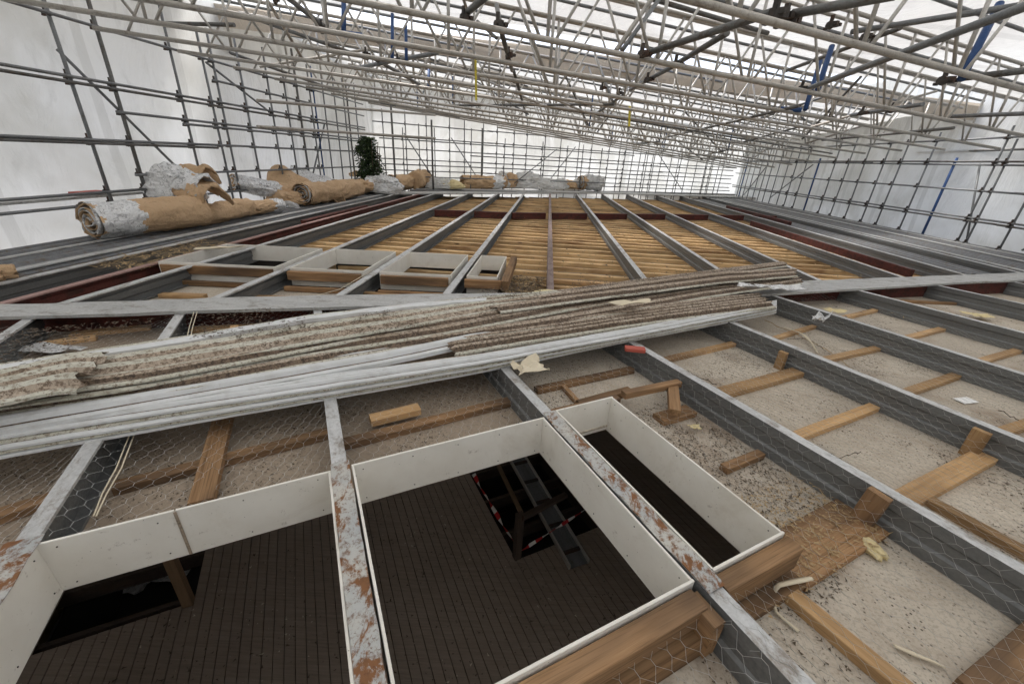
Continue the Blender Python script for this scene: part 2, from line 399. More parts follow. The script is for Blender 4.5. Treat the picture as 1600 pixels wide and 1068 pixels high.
s2l = edge_line([(515, 126), (856, 180), (1060, 211), (1275, 234)], RZ, -13, 22)
near_edge = [Vector((-11, -7, 0)), Vector((16, -7, 0))]
for p_ in near_edge: p_.z = RP(p_, RZ)
far_edge = [Vector((-13, 34, 0)), Vector((22, 34, 0))]
for p_ in far_edge: p_.z = RP(p_, RZ)
mid_edge = [p_+vB*6 for p_ in s2l]
for p_ in mid_edge: p_.z = RP(p_, RZ)
for p_ in s2u[-2:]+s2l[-2:]: p_.z = min(p_.z, RP(p_, RZ)+.1)
sheet_grid('roof_sheeting', near_edge, s1u, 60, 40, .10, 'sheet_roof', 'nearest span of white roof sheeting overhead before the first strip of sky', cat='roof sheeting')
sheet_grid('roof_sheeting', s1l, s2u, 60, 30, .12, 'sheet_roof', 'middle span of roof sheeting between the two strips of open sky', cat='roof sheeting')
sheet_grid('roof_sheeting', s2l, far_edge, 60, 30, .10, 'sheet_roof', 'farthest span of roof sheeting beyond the second strip of sky', cat='roof sheeting')
dn = [p-Z*.42+vB*.1 for p in s1l]
sheet_grid('sheeting_flap', s1l, dn, 60, 4, .05, 'flap', 'beige doubled edge of sheeting hanging below the wide strip of sky', cat='sheeting flap')
dn = [p-Z*.34+vB*.1 for p in s2l]
sheet_grid('sheeting_flap', s2l, dn, 60, 4, .04, 'flap', 'beige hanging sheet edge below the narrow far strip of sky', cat='sheeting flap')

# ---------------------------------------------------------------- floor below
V = []; F = []
def bx(V, F, c0, c1, b=.004):
    "board box in N coordinates (n0,t0,z0)-(n1,t1,z1)"
    k = len(V)
    for z in (c0[2], c1[2]):
        for t in (c0[1], c1[1]):
            for n in (c0[0], c1[0]): V.append(PN(n, t, z)-PN(0, 0, -3))
    for f in ((0, 1, 3, 2), (4, 6, 7, 5), (0, 4, 5, 1), (2, 3, 7, 6), (0, 2, 6, 4), (1, 5, 7, 3)): F.append(tuple(k+i for i in f))
n = -6.0
while n < 6:
    segs = [(-2.5, 9)]
    if -2.90 < n < -1.66: segs = [(-2.5, 3.92), (6.4, 9)]
    if 1.75 < n < 3.02: segs = [(-2.5, 2.98), (4.66, 9)]
    if n < -2.9: segs = [(-2.5, 9)]
    for a, b in segs:
        dz = random.uniform(-.003, .003)
        bx(V, F, (n, a, -3.03), (n+.0895, b, -3+dz))
    n += .097
o = put('floor', mesh('floor', V, F, 'decking'), Matrix.Translation(PN(0, 0, -3))); tag(o, kind='structure')
V = []; F = []
for i in range(14): bx(V, F, (-6, -2+i*.6, -3.22), (6, -1.95+i*.6, -3.04))
for a in (1.72, 3.07):
    bx(V, F, (a-.03, 2.9, -3.25), (a, 4.8, -3.035))
o = put('floor_joists', mesh('j', V, F, 'dark_timber'), Matrix.Translation(PN(0, 0, -3))); tag(o, 'dark joists under the decked floor', 'joists')
# floor openings seen through the upstands, boxed near-black to stand in for darkness
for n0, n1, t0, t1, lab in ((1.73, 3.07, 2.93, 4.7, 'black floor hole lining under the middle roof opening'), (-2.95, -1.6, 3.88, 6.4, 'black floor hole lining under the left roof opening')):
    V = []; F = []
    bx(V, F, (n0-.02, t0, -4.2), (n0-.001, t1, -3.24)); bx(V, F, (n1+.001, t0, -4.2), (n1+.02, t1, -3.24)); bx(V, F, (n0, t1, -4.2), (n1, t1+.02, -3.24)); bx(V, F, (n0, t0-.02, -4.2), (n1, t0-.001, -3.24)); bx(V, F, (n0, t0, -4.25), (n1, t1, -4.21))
    o = put('hole_shade_box', mesh('h', V, F, 'void'), Matrix.Translation(PN(0, 0, -3))); tag(o, lab, 'lining')
FZ = -3.0
def fl(u, v, z=FZ): return G(u, v, z)
# gangway plank with raised sides lying across the hole
a = fl(905, 882, -2.93); b = fl(812, 722, -2.93); x = (b-a).normalized(); b = a+x*2.1
r = empty('gangway_plank', a, 'long grey metal plank with raised sides lying across the floor hole', 'plank')
s = Z.cross(x)
put('deck', boxme(2.1, .24, .02, 'tube_mid', wob=0), frame(a, x), r)
for k in (-1, 1): put('side_rail', boxme(2.1, .025, .07, 'alu', wob=0), frame(a+s*.13*k+Z*.045, x), r)
for i in range(5): put('cross_bar', boxme(.24, .05, .03, 'coupler', wob=0), frame(a+x*(.2+i*.42)+s*-.12+Z*.02, s), r)
pb = fl(812, 868); 
o = timber('guard_post', pb+Z*-.25, pb+Z*.72, .085, .085, 'dark_timber', wob=0, hint=nN); tag(o, 'dark upright timber post at the corner of the floor hole', 'post')
o = timber('guard_rail', pb+Z*.68, fl(885, 770, -2.32), .07, .05, 'dark_timber', wob=0); tag(o, 'dark timber rail running right from the guard post', 'rail')
o = timber('guard_rail', pb+Z*.70+vB*.05, fl(779, 726, -2.35), .05, .04, 'tan_post', wob=0); tag(o, 'tan timber rail sloping away from the guard post', 'rail')
ta = fl(740, 740, -2.6); tb = pb+Z*.08; tc = fl(915, 795, -2.6)
def ribbon(name, pts, wd, m, label, cat, sag=.03, seg=14, n=None):
    rows = []
    for i in range(seg+1):
        p = poly_at(pts, i/seg)-Z*sag*4*(i/seg)*(1-i/seg)
        tw = Vector((cos(i*.9), sin(i*.9)*.4, .7)).normalized() if n is None else n
        rows.append([p-tw*wd/2, p+tw*wd/2])
    L = (pts[-1]-pts[0]).length
    o0 = rows[0][0].copy(); X = (pts[-1]-pts[0]).normalized(); fr = frame(o0, X); inv = fr.inverted()
    Vv = [inv @ p for r_ in rows for p in r_]; Ff = [(2*i, 2*i+1, 2*i+3, 2*i+2) for i in range(seg)]
    o = put(name, mesh('ribbon', Vv, Ff, m), fr); solid(o, .0015); return tag(o, label, cat)
ribbon('warning_tape', [ta, tb], .06, 'tape', 'red and white striped tape slack along the left edge of the floor hole', 'warning tape')
ribbon('warning_tape', [tb, tc], .045, 'tape', 'red and white striped tape stretched tight to the right of the post', 'warning tape', 0)
p = fl(303, 938)
o = timber('guard_post', p+Z*-.1, p+Z*1.05, .10, .09, 'tan_post', wob=0, hint=nN); tag(o, 'tan timber post standing at the corner of the left floor hole', 'post')
for k, (u, v, sc) in enumerate(((190, 905, .22), (285, 880, .07), (175, 925, .1))):
    q0 = fl(u, v, -4.18); rows = [[q0+Vector((i*.25*sc*3, j*.2*sc*3, .05*noise.noise(Vector((i*.9, j*.9, k*3.1))))) for j in range(5)] for i in range(6)]
    me, mx = loft(rows, 'foil'); o = put('pale_scrap', me, mx); solid(o, .004); tag(o, ('crumpled clear plastic scrap deep in the left floor hole', 'tiny pale scrap beside the tan post in the floor hole', 'small pale scrap at the near edge of the left floor hole')[k], 'scrap')

# ---------------------------------------------------------------- purlins
PROF = [(.074, -.016), (.074, 0), (0, 0), (0, -.066), (.013, -.080), (.013, -.145), (0, -.159), (0, -.224), (.066, -.224), (.066, -.208)]
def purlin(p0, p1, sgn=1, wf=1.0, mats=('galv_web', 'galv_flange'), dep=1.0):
    "cold formed channel; returns mesh + matrix, opening to the +n side"
    p0 = Vector(p0); p1 = Vector(p1); L = (p1-p0).length
    fr = frame(p0, p1-p0); P = [(n*wf, z*dep) for n, z in PROF]; th = .0035
    inner = []
    for i, (n, z) in enumerate(P):
        a = Vector(P[max(i-1, 0)]); b = Vector(P[min(i+1, len(P)-1)]); d1 = (Vector(P[i])-a); d2 = (b-Vector(P[i]))
        nn = Vector((0, 0))
        for d in (d1, d2):
            if d.length > 1e-6: nn += Vector((-d.y, d.x)).normalized()
        nn.normalize(); k = th*(1.35 if 0 < i < len(P)-1 else 1)
        inner.append((n+nn.x*k, z+nn.y*k))
    loop = P+inner[::-1]; k = len(loop); V = []; F = []; fm = []
    nseg = 1
    for i in range(nseg+1):
        for n, z in loop: V.append((L*i/nseg, -n*sgn, z))
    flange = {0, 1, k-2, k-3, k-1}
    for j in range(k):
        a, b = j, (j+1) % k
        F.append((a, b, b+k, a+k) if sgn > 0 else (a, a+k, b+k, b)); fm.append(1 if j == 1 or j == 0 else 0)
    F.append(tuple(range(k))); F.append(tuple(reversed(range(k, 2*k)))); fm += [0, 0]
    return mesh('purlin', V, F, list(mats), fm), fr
NP = [G(42, 494).dot(nN), -1.225, -.053, 1.208, 2.54, 3.975, 5.47, 7.1, 8.9, 10.8]
NLAB = ['galvanised purlin leaving the frame at the left edge of the near roof', 'purlin with rust patches left of the left white upstand', 'rust blotched purlin between the left and middle white upstands',
        'purlin between the wide and the narrow white upstands', 'purlin with torn rusty top beside the narrow upstand', 'purlin with two timber blocks on its face in the near right bays',
        'purlin with a white paper scrap hanging on its web', 'purlin third from the right in the near roof bays', 'purlin second from the right in the near roof bays', 'short purlin at the far right corner of the near bays']
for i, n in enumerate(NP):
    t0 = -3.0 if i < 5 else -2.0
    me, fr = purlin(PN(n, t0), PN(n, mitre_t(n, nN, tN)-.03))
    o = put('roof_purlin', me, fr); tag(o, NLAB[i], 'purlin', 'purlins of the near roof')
# rusting strip laid over the two purlins between the upstands
def strip(n0, n1, t0, t1, lab, z=.006):
    rows = []
    k = int((t1-t0)/.03)
    for i in range(k+1):
        t = lerp(t0, t1, i/k); r_ = []
        for j in range(5):
            e = .012*abs(noise.noise(Vector((t*6, j*.7, n0)))) + (.006 if int(t/.19) % 2 else 0)
            r_.append(PN(lerp(n0, n1, j/4)+.006*noise.noise(Vector((t*9, j, 3))), t, z+e))
        rows.append(r_)
    me, mx = loft(rows, 'rusty'); o = put('capping_strip', me, mx); solid(o, .003); return tag(o, lab, 'capping strip')
strip(-1.245, -1.13, .1, 1.86, 'rusting white strip on the purlin left of the left upstand')
strip(-.060, .030, .1, 1.86, 'rust streaked white strip between the left and middle upstands')
strip(1.203, 1.292, .56, 1.86, 'flaking rusty strip between the middle and narrow upstands')
FP = [(-5.79, 'galv_web', 'galv_flange'), (-5.11, 'red_steel', 'pink_steel'), (-4.62, 0, 0), (-3.43, 0, 0), (-2.27, 0, 0), (-1.13, 0, 0), (.10, 'mauve_steel', 'mauve_steel'), (1.47, 0, 0), (2.88, 0, 0), (4.33, 0, 0), (6.08, 0, 0), (7.6, 0, 0), (9.1, 0, 0), (10.65, 0, 0)]
FLAB = ['purlin beside the rolls along the left edge of the far roof', 'dark red beam with pink top at the left of the far roof', 'purlin just right of the dark red beam on the left', 'purlin crossing the leftmost far white upstand',
        'purlin crossing the middle of the far white upstands', 'purlin ending at the right end of the far upstands', 'pinkish weathered purlin in the middle of the far roof', 'first grey purlin right of the pinkish one',
        'second grey purlin right of the pinkish one', 'third grey purlin right of the pinkish one', 'purlin left of the red beam on the right', 'purlin right of the red beam on the right', 'purlin next but one to the right edge sheets', 'purlin along the right edge sheets']
def far_t(n): return 22.1+.68*n if n < .1 else 22.15+.44*n
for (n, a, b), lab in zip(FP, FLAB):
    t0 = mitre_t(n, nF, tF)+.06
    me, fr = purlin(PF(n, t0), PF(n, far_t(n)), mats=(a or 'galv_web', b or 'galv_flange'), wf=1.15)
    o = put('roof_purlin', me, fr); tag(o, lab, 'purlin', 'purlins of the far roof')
o = put('red_beam', boxme(6.6, .07, .15, 'red_steel', wob=0), frame(PF(6.85, 8.0, .0), tF)); tag(o, 'dark red oxide beam lying between purlins at the right of the far roof', 'beam')
o = put('red_beam', boxme(3.4, .12, .2, 'red_steel', wob=0), frame(PF(-5.4, 9.0, -.02), tF)); tag(o, 'short dark red beam near the rolls left of the far roof', 'beam')
o = put('red_beam', boxme(5.4, .10, .2, 'red_steel', wob=0), frame(PF(8.3, 15, .01), tF)); tag(o, 'distant dark red beam close to the right edge sheets', 'beam')
# lower transverse red beam, one piece between purlins
tl = [Vector(G(u, v)) for u, v in ((560, 321.5), (668, 325), (801, 330), (930, 331.5), (1060, 333), (1240, 336))]
def tr_t(n):
    for a, b in zip(tl, tl[1:]):
        na, nb = a.dot(nF), b.dot(nF)
        if na <= n <= nb: return lerp(a.dot(tF), b.dot(tF), (n-na)/(nb-na))
    return (tl[0] if n < tl[0].dot(nF) else tl[-1]).dot(tF)
for i in range(3, 12):
    n0, n1 = FP[i][0]+.1, FP[i+1][0]-.01
    if n1 > tl[-1].dot(nF)+1.5: break
    o = put('cross_beam', boxme(n1-n0, .12, .19, 'red_steel', wob=0), frame(PF(n0, tr_t(n0), -.035), PF(n1, tr_t(n1), -.035)-PF(n0, tr_t(n0), -.035)))
    tag(o, 'dark red cross beam piece in the %s bay from the left of the far row' % ['nearest', 'second', 'third', 'fourth', 'fifth', 'sixth', 'seventh', 'eighth', 'ninth'][i-3].replace('nearest', 'first'), 'cross beam', 'dark red cross beam pieces')

# mitre beam and flashing
def mline(x, z=0): return Vector((x, 4.675+.28*x, z))
a, b = mline(-7.2), mline(9.9)
r = empty('mitre_beam', mline(-7.2, -.3), 'dark red steel beam along the bend between near and far purlins', 'beam')
put('web', boxme((b-a).length, .012, .21, 'red_steel', wob=0), frame(a-Z*.02, b-a), r)
put('top_flange', boxme((b-a).length, .10, .010, 'red_steel', wob=0), frame(a-Z*.009, b-a), r)
put('bottom_flange', boxme((b-a).length, .10, .010, 'red_steel', wob=0), frame(a-Z*.235, b-a), r)
def band(name, up_, lo_, z, m, lab, cat, th=.003, amp=.006, nu=60, nv=6, lip=.03):
    A = [G(u, v, z) for u, v in up_]; B = [G(u, v, z) for u, v in lo_]; rows = []
    for i in range(nu+1):
        p, q = poly_at(A, i/nu), poly_at(B, i/nu)
        row = [p-Z*lip]+[p.lerp(q, j/nv)+Z*amp*noise.noise(Vector((i*.35, j*.5, z*40))) for j in range(nv+1)]+[q-Z*lip]
        rows.append(row)
    me, mx = loft(rows, m); o = put(name, me, mx); solid(o, th); return tag(o, lab, cat)
band('flashing_strip', [(-60, 477), (200, 470), (420, 462.5), (640, 459), (860, 457)], [(-60, 496), (200, 489), (300, 485), (500, 480), (860, 472)], .035, 'flashing', 'long pale zinc flashing strip left of the pile of sheets', 'flashing')
band('flashing_strip', [(1180, 441), (1300, 437), (1450, 431), (1640, 424)], [(1170, 461), (1390, 448), (1500, 441), (1640, 436)], .03, 'flashing', 'long pale zinc flashing strip right of the pile of sheets', 'flashing')
# strips along the far edge
for k, (u0, v0, u1, v1, w2, lab) in enumerate(((600, 299, 1170, 299, 3, 'nearest bright strip of edge trim across the far roof'), (640, 295.5, 1200, 302, 2, 'second strip of edge trim, dull grey, across the far roof'),
                                               (650, 292.5, 1230, 308, 2, 'third strip of edge trim slanting to the right far corner'), (660, 290.5, 1180, 296, 1.6, 'farthest narrow strip of edge trim under the white rolls'))):
    o = band('edge_trim', [(u0, v0), ((u0+u1)/2, (v0+v1)/2-.8), (u1, v1)], [(u0, v0+w2), ((u0+u1)/2, (v0+v1)/2-.8+w2), (u1, v1+w2)], .03+.02*k, 'flashing' if k != 1 else 'deck_sheet', lab, 'edge trim', .02, .01, 30, 2, .05)
# ---------------------------------------------------------------- upstand frames
SCREW = mesh('screw', [(.0015, .0032*cos(j*pi/3), .0032*sin(j*pi/3)) for j in range(6)]+[(-.002, .0032*cos(j*pi/3), .0032*sin(j*pi/3)) for j in range(6)], [tuple(range(6))]+[(j, (j+1) % 6, 6+(j+1) % 6, 6+j) for j in range(6)], 'coupler')
def upstand(fn, n0, n1, t0, t1, lab, depth=.275, th=.012, zt=.004, skew=0, joint=None, dark=False, group='white box upstands round the roof openings'):
    c = lambda n, t, z: fn(n, t+skew*(n-n0), z)
    root = empty('upstand_frame', c(n0, t0, zt-depth), lab, 'upstand', group)
    def pan(a, b, k):
        d = (b-a).normalized(); return put('side_panel', boxme((b-a).length, th, depth, 'white', bev=.002, wob=.0008), frame(a, d), root)
    a, b, cc, d = c(n0, t0, zt), c(n1, t0, zt), c(n1, t1, zt), c(n0, t1, zt)
    T = th/2
    pan(c(n0, t0+T, zt), c(n0, t1-T, zt), 0); pan(c(n1, t0+T, zt), c(n1, t1-T, zt), 1)
    pan(c(n0-T, t0, zt+.002), c(n1+T, t0, zt+.002), 2)
    if joint is None: pan(c(n0-T, t1, zt+.002), c(n1+T, t1, zt+.002), 3)
    else:
        pan(c(n0-T, t1, zt+.002), c(joint-.003, t1, zt+.002), 3); pan(c(joint+.003, t1-.001, zt+.002), c(n1+T, t1-.001, zt+.002), 3)
        put('joint_strip', boxme(depth-.01, .012, .004, 'plaster_brown', wob=0), frame(c(joint, t1-T-.001, zt-depth+.005), Z, c(0, 1, 0)-c(0, 0, 0)), root)
    if not dark:
        sc_ = []
        for (e0, e1, nrm_) in ((c(n0, t1-T-.001, 0), c(n1, t1-T-.001, 0), c(0, -1, 0)-c(0, 0, 0)), (c(n1-T-.001, t0, 0), c(n1-T-.001, t1, 0), c(-1, 0, 0)-c(0, 0, 0)), (c(n0+T+.001, t0, 0), c(n0+T+.001, t1, 0), c(1, 0, 0)-c(0, 0, 0))):
            kk = max(2, int((e1-e0).length/.28))
            for i_ in range(kk+1):
                for zz in (zt-.035, zt-depth+.04):
                    p_ = e0.lerp(e1, (i_+.18)/(kk+.36))+Z*(zz+random.uniform(-.008, .008))
                    put('screw', SCREW, frame(p_, nrm_), root)
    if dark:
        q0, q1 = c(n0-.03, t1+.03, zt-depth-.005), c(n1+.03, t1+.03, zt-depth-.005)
        put('slot_shade_panel', boxme((q1-q0).length, .02, .7, 'void', wob=0), frame(q0, q1-q0), root)  # added near-black panel, painted shade for the slot below the back panel
    return root
T0, T1 = .628, 1.818
upstand(PN, -1.145, -.066, T0-.9, T1, 'leftmost large white upstand, cut by the left edge of the photo', joint=G(275, 793).dot(nN))
upstand(PN, .046, 1.19, T0, T1+.005, 'wide white upstand in the middle over the decked floor and plank')
upstand(PN, 1.312, 1.768, T0, 1.862, 'narrow white upstand right of the rusty strip')
for (a, b, k) in ((-4.98, -3.50, 0), (-3.30, -2.35, 1), (-2.13, -1.20, 2), (-.98, -.58, 3)):
    ts = 4.93+.10*(a+4.3)
    upstand(PF, a, b, ts, ts+1.22+.02*k, ['far white upstand at the left, largest of the four', 'second far white upstand from the left', 'third far white upstand from the left', 'rightmost small far white upstand beside the pinkish purlin'][k], zt=.03, depth=.24, skew=.10, dark=True)
# ---------------------------------------------------------------- ceiling lining
NB = [NP[0]-1.5]+NP
def board(fn, n0, n1, ta, tb, z, m, lab, N, T, cut=None):
    pts = [fn(n0, ta), fn(n1, ta), fn(n1, tb if cut is None else cut(n1)), fn(n0, tb if cut is None else cut(n0))]
    o = prism('ceiling_board', [(p.x, p.y) for p in pts], z-.012, z, m); return tag(o, lab, 'ceiling board')
mtN = lambda n: mitre_t(n, nN, tN); mtF = lambda n: mitre_t(n, nF, tF)
CZ = -.226
blab = ['at the far left corner of the near roof', 'between the two leftmost near purlins', 'behind the leftmost large upstand', 'behind the wide middle upstand', 'behind the narrow upstand', 'in the bay with the vertical timber at the right', 'in the bay under the two timber blocks',
        'in the bay with the fallen white card', 'in the second bay from the right', 'in the last bay at the right']
for i in range(len(NB)-1):
    n0, n1 = NB[i]+.0, NB[i+1]-.004
    m = 'plaster_brown' if i in (0, 1, 2, 3) else 'plaster'
    if i in (2, 3, 4):
        board(PN, n0, n1, T1+.03, 0, CZ, m, 'gritty grey ceiling board '+blab[i], nN, tN, mtN)
        if i >= 3: board(PN, n0, n1, -3, T0-.03, CZ, 'plaster', 'gritty ceiling board in front of the '+('wide' if i == 3 else 'narrow')+' upstand', nN, tN)
    else: board(PN, n0, n1, -3, 0, CZ, m, 'speckled ceiling board '+blab[i], nN, tN, mtN)
board(PN, 1.80, NP[4]-.004, T0-.029, T1+.029, CZ, 'plaster', 'narrow speckled ceiling board right of the narrow upstand', nN, tN)
fbs = [-7.5]+[p[0] for p in FP]+[11.8]
for i in range(len(fbs)-1):
    n0, n1 = fbs[i], fbs[i+1]-.004
    lab = 'brown stained lining board in the %s bay of the far roof counted from the left' % (['first']+ORD[1:])[i]
    if i in (3, 4, 5, 6) or i == 2:
        board(PF, n0, n1, 0, 4.85, -.24, 'plaster', 'pale '+lab[6:]+', near piece', nF, tF) if False else None
        P = [PF(n0, mtF(n0)), PF(n1, mtF(n1)), PF(n1, 4.86+.1*(n1+4.3)), PF(n0, 4.86+.1*(n0+4.3))]
        if (P[3]-P[0]).dot(tF) > .05 and (P[2]-P[1]).dot(tF) > .05:
            tag(prism('ceiling_board', [(p.x, p.y) for p in P], -.25, -.238, 'plaster'), 'gritty board in front of the far upstands, %s bay from the left' % ORD[i].replace('nearest', 'first'), 'ceiling board')
        P = [PF(n0, 6.30+.1*(n0+4.3)), PF(n1, 6.30+.1*(n1+4.3)), PF(n1, far_t(n1)+.3), PF(n0, far_t(n0)+.3)]
        tag(prism('ceiling_board', [(p.x, p.y) for p in P], -.33, -.318, 'plaster_brown'), lab, 'ceiling board')
        if i == 6:
            P = [PF(-.5, mtF(-.5)), PF(.09, mtF(.09)), PF(.09, 7), PF(-.5, 7)]
            tag(prism('ceiling_board', [(p.x, p.y) for p in P], -.333, -.321, 'plaster_brown'), 'narrow stained board right of the last far upstand', 'ceiling board')
    else:
        P = [PF(n0, mtF(n0)), PF(n1, mtF(n1)), PF(n1, far_t(n1)+.3), PF(n0, far_t(n0)+.3)]
        tag(prism('ceiling_board', [(p.x, p.y) for p in P], -.33, -.318, 'plaster_brown'), lab, 'ceiling board')
# pale joists of the far roof
t = 4.7; k = 0
while t < 28 and k < 64:
    def ok(n): return mtF(n)+.05 < t+.02*n < far_t(n)-.05 and (n > -.45 or t+.02*n > 6.75+.1*n)
    ns = [n/20 for n in range(-114, 222) if ok(n/20)]
    if ns and max(ns)-min(ns) > .8:
        o = timber('joist', PF(min(ns), t+.02*min(ns)+random.uniform(-.03, .03)), PF(max(ns), t+.02*max(ns)+random.uniform(-.03, .03)), .06+random.uniform(0, .05), .085, 'joist', top=-.233+random.uniform(-.012, .0), wob=.006)
        tag(o, 'pale tan joist running across under the far purlins', 'joist', 'joists under the far purlins')
    t += .43+random.uniform(-.04, .04); k += 1

# ---------------------------------------------------------------- loose timbers on the near ceiling
def tim(u0, v0, u1, v1, W, T, z, m, lab, zz=None, cat='timber', z1=None, name='timber_batten'):
    a = G(u0, v0, z); b = G(u1, v1, z if z1 is None else z1)
    na, nb = a.dot(nN), b.dot(nN); mid = (na+nb)/2
    if nb-na > .25 and u0 > 1030 and mid > NP[4]:
        for p_, q_ in zip(NP, NP[1:]):
            if p_ < mid < q_: d_ = (b-a)/(nb-na); a, b = a+d_*(p_+.02-na), b+d_*(q_-.006-nb)
    return tag(timber(name, a, b, W, T, m, wob=.002), lab, cat)
zc = CZ
tim(176, 757, 512, 672, .075, .05, zc+.05, 'timber_old', 'brown batten on the ceiling behind the leftmost upstand')
tim(532, 690, 800, 622, .075, .05, zc+.05, 'timber_old', 'brown batten on the ceiling behind the wide upstand')
tim(350, 640, 312, 782, .11, .05, zc+.103, 'timber_old', 'brown board crossing over the batten behind the leftmost upstand')
tim(578, 652, 655, 634, .09, .05, zc+.10, 'timber', 'short offcut lying on the batten behind the wide upstand')
tim(838, 606, 988, 574, .07, .045, zc+.045, 'timber_old', 'batten on the ceiling just below the pile of sheets')
tim(880, 600, 904, 626, .04, .04, zc+.04, 'timber_old', 'tiny brown noggin behind the narrow upstand')
tim(975, 612, 1062, 594, .06, .05, -.05, 'timber_old', 'short timber bridging from the narrow upstand to the purlin')
tim(905, 628, 985, 606, .07, .05, -.10, 'timber_old', 'dark timber leading from the purlin head to the bridging piece')
tim(1055, 640, 1052, 600, .08, .05, -.07, 'timber_old', 'upright brown block under the bridging timber')
tim(1030, 652, 1080, 638, .12, .04, zc+.04, 'timber_old', 'wide brown offcut on the ceiling right of the narrow upstand')
tim(1132, 728, 1190, 705, .06, .045, zc+.045, 'timber_old', 'brown noggin halfway along the narrow upstand')
tim(1042, 559, 1140, 536, .07, .04, zc+.04, 'timber', 'pale batten under the purlins beside the red block')
tim(1122, 612, 1240, 580, .12, .05, zc+.05, 'timber', 'wide pale batten at the foot of the first timber block')
tim(1236, 682, 1352, 638, .08, .045, zc+.045, 'timber', 'pale batten in the middle of the right bay')
tim(1405, 782, 1532, 714, .12, .05, zc+.052, 'timber', 'wide pale batten at the foot of the second timber block')
tim(1452, 776, 1680, 900, .07, .05, zc+.048, 'timber', 'long pale batten running to the right edge')
tim(1222, 523, 1262, 511, .06, .04, zc+.04, 'timber', 'small pale batten near the tip of the pile')
tim(1288, 560, 1362, 544, .08, .04, zc+.04, 'timber', 'pale batten next to the thin twigs')
tim(1418, 610, 1486, 587, .08, .045, zc+.045, 'timber', 'pale batten left of the white card')
tim(1580, 668, 1640, 648, .08, .045, zc+.045, 'timber', 'pale batten cut by the right edge of the photo')
tim(1325, 493, 1358, 485, .07, .04, zc+.04, 'timber', 'small batten behind the hanging white scrap')
tim(1425, 524, 1464, 514, .08, .04, zc+.04, 'timber', 'small batten in the middle of the third bay')
tim(1540, 560, 1585, 547, .08, .04, zc+.04, 'timber', 'small batten at the right of the third bay')
tim(1400, 468, 1444, 470, .06, .04, zc+.04, 'timber_old', 'reddish batten near the flashing at the right')
tim(1232, 918, 1432, 1085, .075, .055, zc+.055, 'timber', 'long batten running to the bottom edge beside the cream offcut')
tim(1528, 1085, 1640, 985, .12, .05, zc+.05, 'timber_old', 'brown batten in the bottom right corner')
tim(-20, 805, 110, 764, .08, .05, zc+.05, 'timber_old', 'dark brown batten at the left edge of the photo')
# framing timbers round the openings
def tN_(n0, t0, n1, t1, W, T, z, m, lab, name='framing_timber'):
    return tag(timber(name, PN(n0, t0, z), PN(n1, t1, z), W, T, m, wob=.002), lab, 'timber')
tN_(.02, .572, 1.17, .572, .085, .10, -.012, 'timber_old', 'thick knotty timber in front of the wide upstand')
tN_(.0, .548, 1.19, .548, .13, .09, -.135, 'timber_old', 'lower dark timber under the front of the wide upstand')
tN_(1.30, .578, 1.79, .578, .075, .13, -.012, 'timber_old', 'weathered timber in front of the narrow upstand')
tN_(1.23, .53, 1.80, .53, .10, .05, -.170, 'timber_old', 'low brown timber beneath the front of the narrow upstand')
tN_(1.80, .60, 2.53, .60, .26, .035, -.185, 'timber_old', 'wide weathered board from the narrow upstand to the purlin')
tN_(1.81, .74, 1.81, 1.80, .065, .10, -.06, 'timber_old', 'dirty timber along the right side of the narrow upstand')
tN_(1.31, 1.90, 1.86, 1.90, .07, .10, -.03, 'timber_old', 'dirty timber behind the narrow upstand')
tN_(.06, 1.86, 1.16, 1.86, .05, .06, -.10, 'timber_old', 'hidden brown trimmer behind the wide upstand')
tN_(1.165, .60, 1.165, .47, .06, .19, -.02, 'timber_old', 'upright trimmer block beside the near purlin end')
def block(u, v, lean, hgt, wd, lab, nface):
    b = PV(u, v, nN, nface-.028); top = b+Z*hgt+tN*lean
    tag(timber('timber_block', b, top, wd, .045, 'timber_old' if 'brown' in lab else 'timber', wob=.0015, hint=nN), lab, 'timber block')
block(1340, 823, -.02, .27, .10, 'brown upright block fixed to the purlin beside the wide weathered board', NP[4])
block(1512, 712, .0, .22, .09, 'tall pale block fixed to the purlin at the right', NP[5])
block(1216, 580, .0, .215, .075, 'tall pale block fixed to the purlin near the pile of sheets', NP[5])
for k, (a, b, t0, zt, lab) in enumerate(((-4.95, -3.52, 4.86, .0, 'brown trimmer in front of the largest far upstand'), (-3.3, -2.36, 4.97, .0, 'brown trimmer in front of the second far upstand'), (-2.1, -1.22, 5.09, .0, 'brown trimmer in front of the third far upstand'), (-1.0, -.42, 5.2, .0, 'brown trimmer in front of the rightmost far upstand'))):
    tag(timber('framing_timber', PF(a, t0, zt), PF(b, t0+.1*(b-a), zt), .07, .11, 'timber_old'), lab, 'timber')
    tag(timber('framing_timber', PF(a, t0-.12, -.17), PF(b, t0-.12+.1*(b-a), -.17), .06, .06, 'timber_old'), 'lower '+lab, 'timber')
tag(timber('framing_timber', PF(-.46, 5.16, .02), PF(-.46, 6.7, .02), .10, .12, 'timber_old'), 'dirty brown timber along the right end of the far upstands', 'timber')
for k, (u0, v0, u1, v1, lab) in enumerate(((250, 458, 320, 460, 'pale batten left below the far upstands'), (400, 462, 480, 464, 'pale batten between the far purlins below the upstands'), (560, 455, 640, 462, 'pale batten right below the far upstands'),
                                           (110, 520, 235, 508, 'pale timber under the flashing at the left'), (60, 536, 150, 524, 'splintered timber below the flashing at the far left'), (300, 512, 470, 505, 'brown timber below the flashing in the middle'), (860, 436, 1010, 446, 'pale timber near the yellow foam'))):
    tag(timber('timber_batten', G(u0, v0, -.19), G(u1, v1, -.19), .09, .045, 'timber', wob=.003), lab, 'timber')
